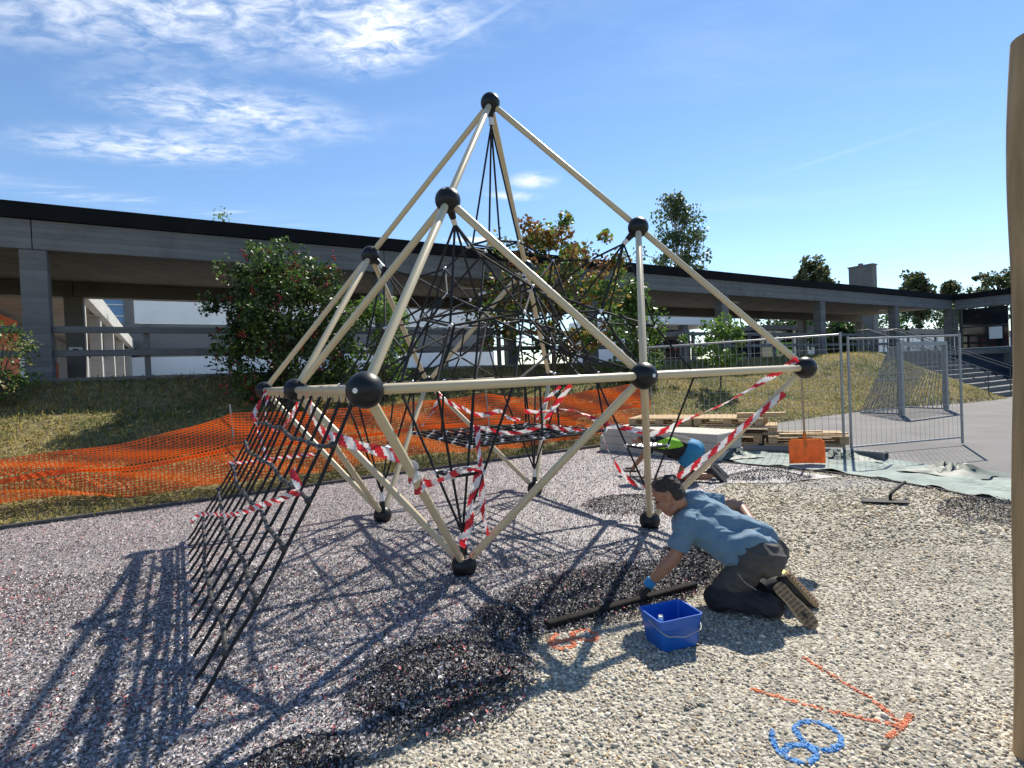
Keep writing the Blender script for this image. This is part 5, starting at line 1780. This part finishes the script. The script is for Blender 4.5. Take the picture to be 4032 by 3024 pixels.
# hair: short sides, longer on top
hr = MB(); P_ = lambda a, b, d: headC + hf * a + hl * b + hu * d
ax = (hf, hl, hu)
hr.ball(P_(-.020, 0, .042), (.096, .0785, .086), 22, 14, ax)
hr.ball(P_(-.062, 0, .000), (.052, .070, .072), 18, 12, ax)
for i in range(60):
    a = random.uniform(-.09, .040); b = random.uniform(-.055, .055)
    z0 = .124 - 3.0 * (a + .012) ** 2 - 6 * b * b
    hr.cone(P_(a - .012, b, z0 - .012), P_(a + .010, b * 1.08, z0 + .010 + (.006 if a > .02 else 0)), .011, .005, 6)


def hair_clip(p):
    d = p - headC; a, b, e = d.dot(hf), d.dot(hl), d.dot(hu)
    if a > .052 + .10 * (e - .085): return True                   # forehead
    if e < .066 - .6 * max(0, .045 - a) and a > -.005: return True       # temple
    if e < .034 and a > -.040: return True                        # in front of the ear
    return e < -.050


organic("hair", hr, .006, M_hair, wk, 2, wrinkle=lambda p: .0050 * mnoise.noise(Vector((p.x * 60, p.y * 60, p.z * 140))), clip=hair_clip)
for s_ in (-1, 1):
    q = MB(); q.ball(P_(.0795, s_ * .030, .001), (.010, .013, .0055), 10, 8, ax); q.build("eye", M_lens, wk, True)
    q = MB(); q.tube(curve_pts([P_(.086, s_ * .013, .022), P_(.0885, s_ * .030, .029), P_(.076, s_ * .050, .020)], 4), .0042, 6); q.build("eyebrow", M_hair, wk, True)
# t-shirt
ts = MB()
ts.cone(neck - FW * .030 + Vector((0, 0, -.028)), shC, .072, .105)
for s_ in (-1, 1):
    ts.cone(shC + RTv * .085 * s_ + Vector((0, 0, .03 * s_ - .005)), belly + RTv * .085 * s_ + Vector((0, 0, -.015)), .112, .112)
    ts.cone(belly + RTv * .085 * s_ + Vector((0, 0, -.015)), hipC + RTv * .075 * s_ - FW * -.045 + Vector((0, 0, .03)), .112, .122)
ts.cone(shC + Vector((0, 0, .035)), hipC + Vector((0, 0, .06)) + RTv * .03, .115, .122)
ts.cone(chest + Vector((0, 0, -.045)), belly + FW * .0 + Vector((0, 0, -.055)), .11, .115)
ts.cone(belly + Vector((0, 0, -.055)), hipC + FW * .10 + Vector((0, 0, -.03)), .115, .105)
ts.cone(hipC + FW * .10 + RTv * -.08 + Vector((0, 0, .005)), hipC + FW * .02 + RTv * -.08 + Vector((0, 0, .07)), .085, .095)
ts.cone(shC, shL, .10, .078); ts.cone(shC, shR, .10, .078)
slL = shL.lerp(elL, .72); ts.cone(shL, slL, .077, .071); slR = shR.lerp(elR, .55); ts.cone(shR, slR, .078, .070)
dL = (slL - shL).normalized(); dR = (slR - shR).normalized(); dn_ = (neck - shC).normalized(); dh = (hipC - shC).normalized()


def shirt_wr(p):
    u_ = (p - shC).dot(dh); v_ = (p - shC).dot(RTv); z_ = p.z
    rg = lambda q_: (1 - abs(mnoise.noise(q_))) ** 4
    a = (rg(Vector((u_ * 3.0 + 2, v_ * 8 + z_ * 7 - u_ * 4, z_ * 6 + 4))) - .35) * .013
    b = (rg(Vector((u_ * 5 + v_ * 6, v_ * 4 - z_ * 14 + u_ * 9, 9))) - .35) * .009
    hem = math.sin(math.atan2(z_ - hipC.z, v_ + .02) * 7 + u_ * 6) * .016 * smooth01((u_ - .28) / .18)
    slv = math.sin((p - shL).dot(dL) * 70) * .003 * smooth01((.2 - (p - shL).length) / .1)
    return a + b + hem + slv


def shirt_clip(p):
    if (p - slL).dot(dL) > 0.012 and (p - slL).length < .15: return True
    if (p - slR).dot(dR) > 0.012 and (p - slR).length < .15: return True
    if (p - neck).dot(dn_) > -.045 and (p - neck).length < .10: return True
    u_ = (p - shC).dot(dh)
    return u_ > (hipC - shC).length + .035 + .055 * smooth01((p.z - hipC.z) / .1) + .35 * max(0, p.z - hipC.z - .05) * 0 + .008 * math.sin(p.z * 40)


organic("t_shirt", ts, .0075, M_shirt, wk, 5, shirt_wr, shirt_clip)
# trousers
tr_ = MB()
tr_.cone(hipL + Vector((0, 0, .01)), hipR + Vector((0, 0, .01)), .122, .122)
tr_.cone(hipC - FW * .02, hipC + FW * .05 + Vector((0, 0, .055)), .125, .115)
for s_ in (-1, 1): tr_.ball(hipC + RTv * .075 * s_ - FW * .060 + Vector((0, 0, -.005)), .112, 16, 12)
for h_, k_, a_ in ((hipL, kneeL, ankL), (hipR, kneeR, ankR)):
    tr_.cone(h_, h_.lerp(k_, .5) + Vector((0, 0, .0)), .104, .092); tr_.cone(h_.lerp(k_, .5), k_, .092, .080)
    tr_.cone(k_, k_.lerp(a_, .5), .076, .072); tr_.cone(k_.lerp(a_, .5), a_.lerp(k_, .06), .072, .072)


def trous_wr(p):
    return ((1 - abs(mnoise.noise(Vector((p.x * 11 + p.z * 7, p.y * 8, p.z * 16))))) ** 4 - .3) * .014 + .006 * mnoise.noise(p * 10)


trs = organic("work_trousers", tr_, .0085, M_trous, wk, 4, trous_wr, lambda p: p.z < .002)
trs.data.materials.append(M_shin)
ow = Vector(ORIGIN[wk.name])
for pl in trs.data.polygons:                      # the lower legs are a darker cloth
    c_ = Vector(pl.center) + ow
    if c_.z < .165 and (c_ - kneeL).dot(FW) < .05: pl.material_index = 1
kp = MB()
for k_ in (kneeL, kneeR):
    kp.ball(k_ + FW * .012 + Vector((0, 0, -.005)), (.092, .082, .086), 18, 12, (FW, RTv, Vector((0, 0, 1))))
organic("knee_patch", kp, .010, M_trousd, wk, 4, lambda p: .004 * mnoise.noise(p * 14), lambda p: p.z < .002)
q = MB(); sm0 = hipL.lerp(kneeL, .42) + LF * .104 + Vector((0, 0, .045)); q.tube(curve_pts([sm0, sm0 + FW * -.04 + Vector((0, 0, -.05)), sm0 - FW * .10 + Vector((0, 0, -.085))], 5), .0028, 5); q.build("seam_piping", M_galv, wk, True)
shoe(wk, ankL - FW * .015 + Vector((0, 0, .145)) + LF * .035, ankL - FW * .215 + LF * .065 + Vector((0, 0, -.068)), Vector((-.30, -.80, .42)), M_shoe, M_sole)
shoe(wk, ankR - FW * .03 + Vector((0, 0, .125)) + RTv * .0, ankR - FW * .20 + RTv * .03 + Vector((0, 0, -.072)), Vector((.75, -.35, .45)), M_shoe, M_sole)

# ---------------- far worker: on hands and knees, back to the right
w2 = thing("person", (2.35, 7.5, 0), "person in black and lime jersey and blue shorts crouching behind the right foot tube", "person")
f2 = Vector((-.93, .37, 0)); r2 = Vector((.37, .93, 0)); Z2 = Vector((0, 0, 1))
kL = Vector((2.23, 7.36, .07)); kR = kL + r2 * .22 + f2 * -.03
hL = kL - f2 * .16 + Z2 * .36; hR = hL + r2 * .18; hC = (hL + hR) / 2
aL = kL - f2 * .38 + Z2 * .02; aR = kR - f2 * .38 + Z2 * .02
sC = hC + f2 * .54 + Z2 * .13; sL = sC - r2 * .17; sR = sC + r2 * .17
eL = sL + f2 * .05 - Z2 * .26; wL = eL + f2 * .02 - Z2 * .19
eR = sR + f2 * .13 - Z2 * .22; wR = eR + f2 * .16 - Z2 * .20
nk = sC + f2 * .08 + Z2 * .01; hd = nk + f2 * .10 + Z2 * .015
g1, g2, g3 = frame_axes(f2 * .45 - Z2 * .9, f2 * .8 + Z2 * .45)
b2 = MB(); add_head(b2, hd, g1, g2, g3)
b2.cone(hd - g1 * .03 - g3 * .05, nk, .056, .062); b2.cone(nk, sC, .062, .08)
b2.cone(sC, hC, .11, .12)
for s_, e_, w_ in ((sL, eL, wL), (sR, eR, wR)):
    b2.cone(sC, s_, .08, .06); b2.cone(s_, e_, .052, .042); b2.cone(e_, w_, .042, .028); hand(b2, w_, f2 * .5 - Z2 * .7, f2 * .6 + Z2 * .5, 1, .8)
for h_, k_, a_ in ((hL, kL, aL), (hR, kR, aR)):
    b2.cone(h_, k_, .085, .06); b2.cone(k_, k_.lerp(a_, .4), .058, .056); b2.cone(k_.lerp(a_, .4), a_, .056, .036)
organic("body", b2, .010, M_skin, w2, 4)
j2 = MB(); j2.cone(sC + f2 * .0, hC + f2 * .05 + Z2 * .01, .150, .148); j2.cone(sC.lerp(hC, .5) - Z2 * .06, hC + f2 * .12 - Z2 * .07, .135, .115)
for s_ in (-1, 1): j2.cone(sC + r2 * .08 * s_, hC + r2 * .07 * s_ + f2 * .05, .115, .125)
j2.cone(sC, sL, .10, .078); j2.cone(sC, sR, .10, .078); j2.cone(sL, sL.lerp(eL, .6), .076, .066); j2.cone(sR, sR.lerp(eR, .6), .076, .066)
dj = (hC - sC).normalized()
jer = organic("jersey", j2, .011, M_blackshirt, w2, 4, lambda p: .010 * mnoise.noise(p * 8), lambda p: (p - hC).dot(dj) > .0 or (p - sL.lerp(eL, .6)).dot((eL - sL).normalized()) > .01 and (p - sL).length < .35)
# lime side panel: the flank of the jersey
jer.data.materials.append(M_green)
oj = ORIGIN[w2.name]
pc = sC.lerp(hC, .42) - r2 * .17
for pl in jer.data.polygons:
    c_ = Vector(pl.center) + Vector(oj); u_ = (c_ - pc).dot(dj); z_ = c_.z - pc.z + u_ * .05
    if (c_ - pc).dot(-r2) > -.12 and abs(u_) < .20 and -.055 + .3 * abs(u_) * .5 < z_ - u_ * .10 < .10 * (1 - (u_ / .20) ** 2): pl.material_index = 1
s2 = MB(); s2.cone(hL, hR, .128, .128); s2.cone(hC - f2 * .03, hC + f2 * .04 + Z2 * .03, .13, .12)
for h_, k_ in ((hL, kL), (hR, kR)): s2.cone(h_, h_.lerp(k_, .55), .122, .112)
organic("shorts", s2, .011, M_shorts, w2, 3, lambda p: .010 * mnoise.noise(p * 9), lambda p: (p - hL.lerp(kL, .5)).dot((kL - hL).normalized()) > .04)
hb = MB(); hb.ball(hd - g1 * .02 + g3 * .035, (.102, .085, .085), 18, 12, (g1, g2, g3)); hb.ball(hd - g1 * .06, (.055, .074, .08), 14, 10, (g1, g2, g3))
organic("hair", hb, .009, M_greyhair, w2, 2, None, lambda p: (p - hd).dot(g1) > .045 and (p - hd).dot(g3) < .05 or (p - hd).dot(g3) < -.05)
for a_, k_ in ((aL, kL), (aR, kR)):
    shoe(w2, a_ - f2 * .02 + Z2 * .13, a_ - f2 * .20 - Z2 * .075, -f2 * .7 + Z2 * .5 - r2 * .4, M_shoe, M_hose, False)
# float in his hand and a batten beside him
mb = MB(); mb.box(wR + f2 * .06 + Vector((0, 0, -.055)), (.30, .12, .015), (f2, r2, Z2)); mb.tube([wR + f2 * -.02 - Z2 * .02, wR + f2 * .12 - Z2 * .02], .014, 8)
mb.build("plastering_float", M_blk, None, label="black hand float under the far worker's right hand", cat="float")
mb = MB(); mb.span(kL + f2 * .05 - r2 * .18 + Z2 * -.03, kL + f2 * .55 - r2 * .05 + Z2 * -.02, .03, .025); mb.build("wooden_batten", M_slab, None, label="thin pale batten on the ground in front of the far worker's knee", cat="batten")
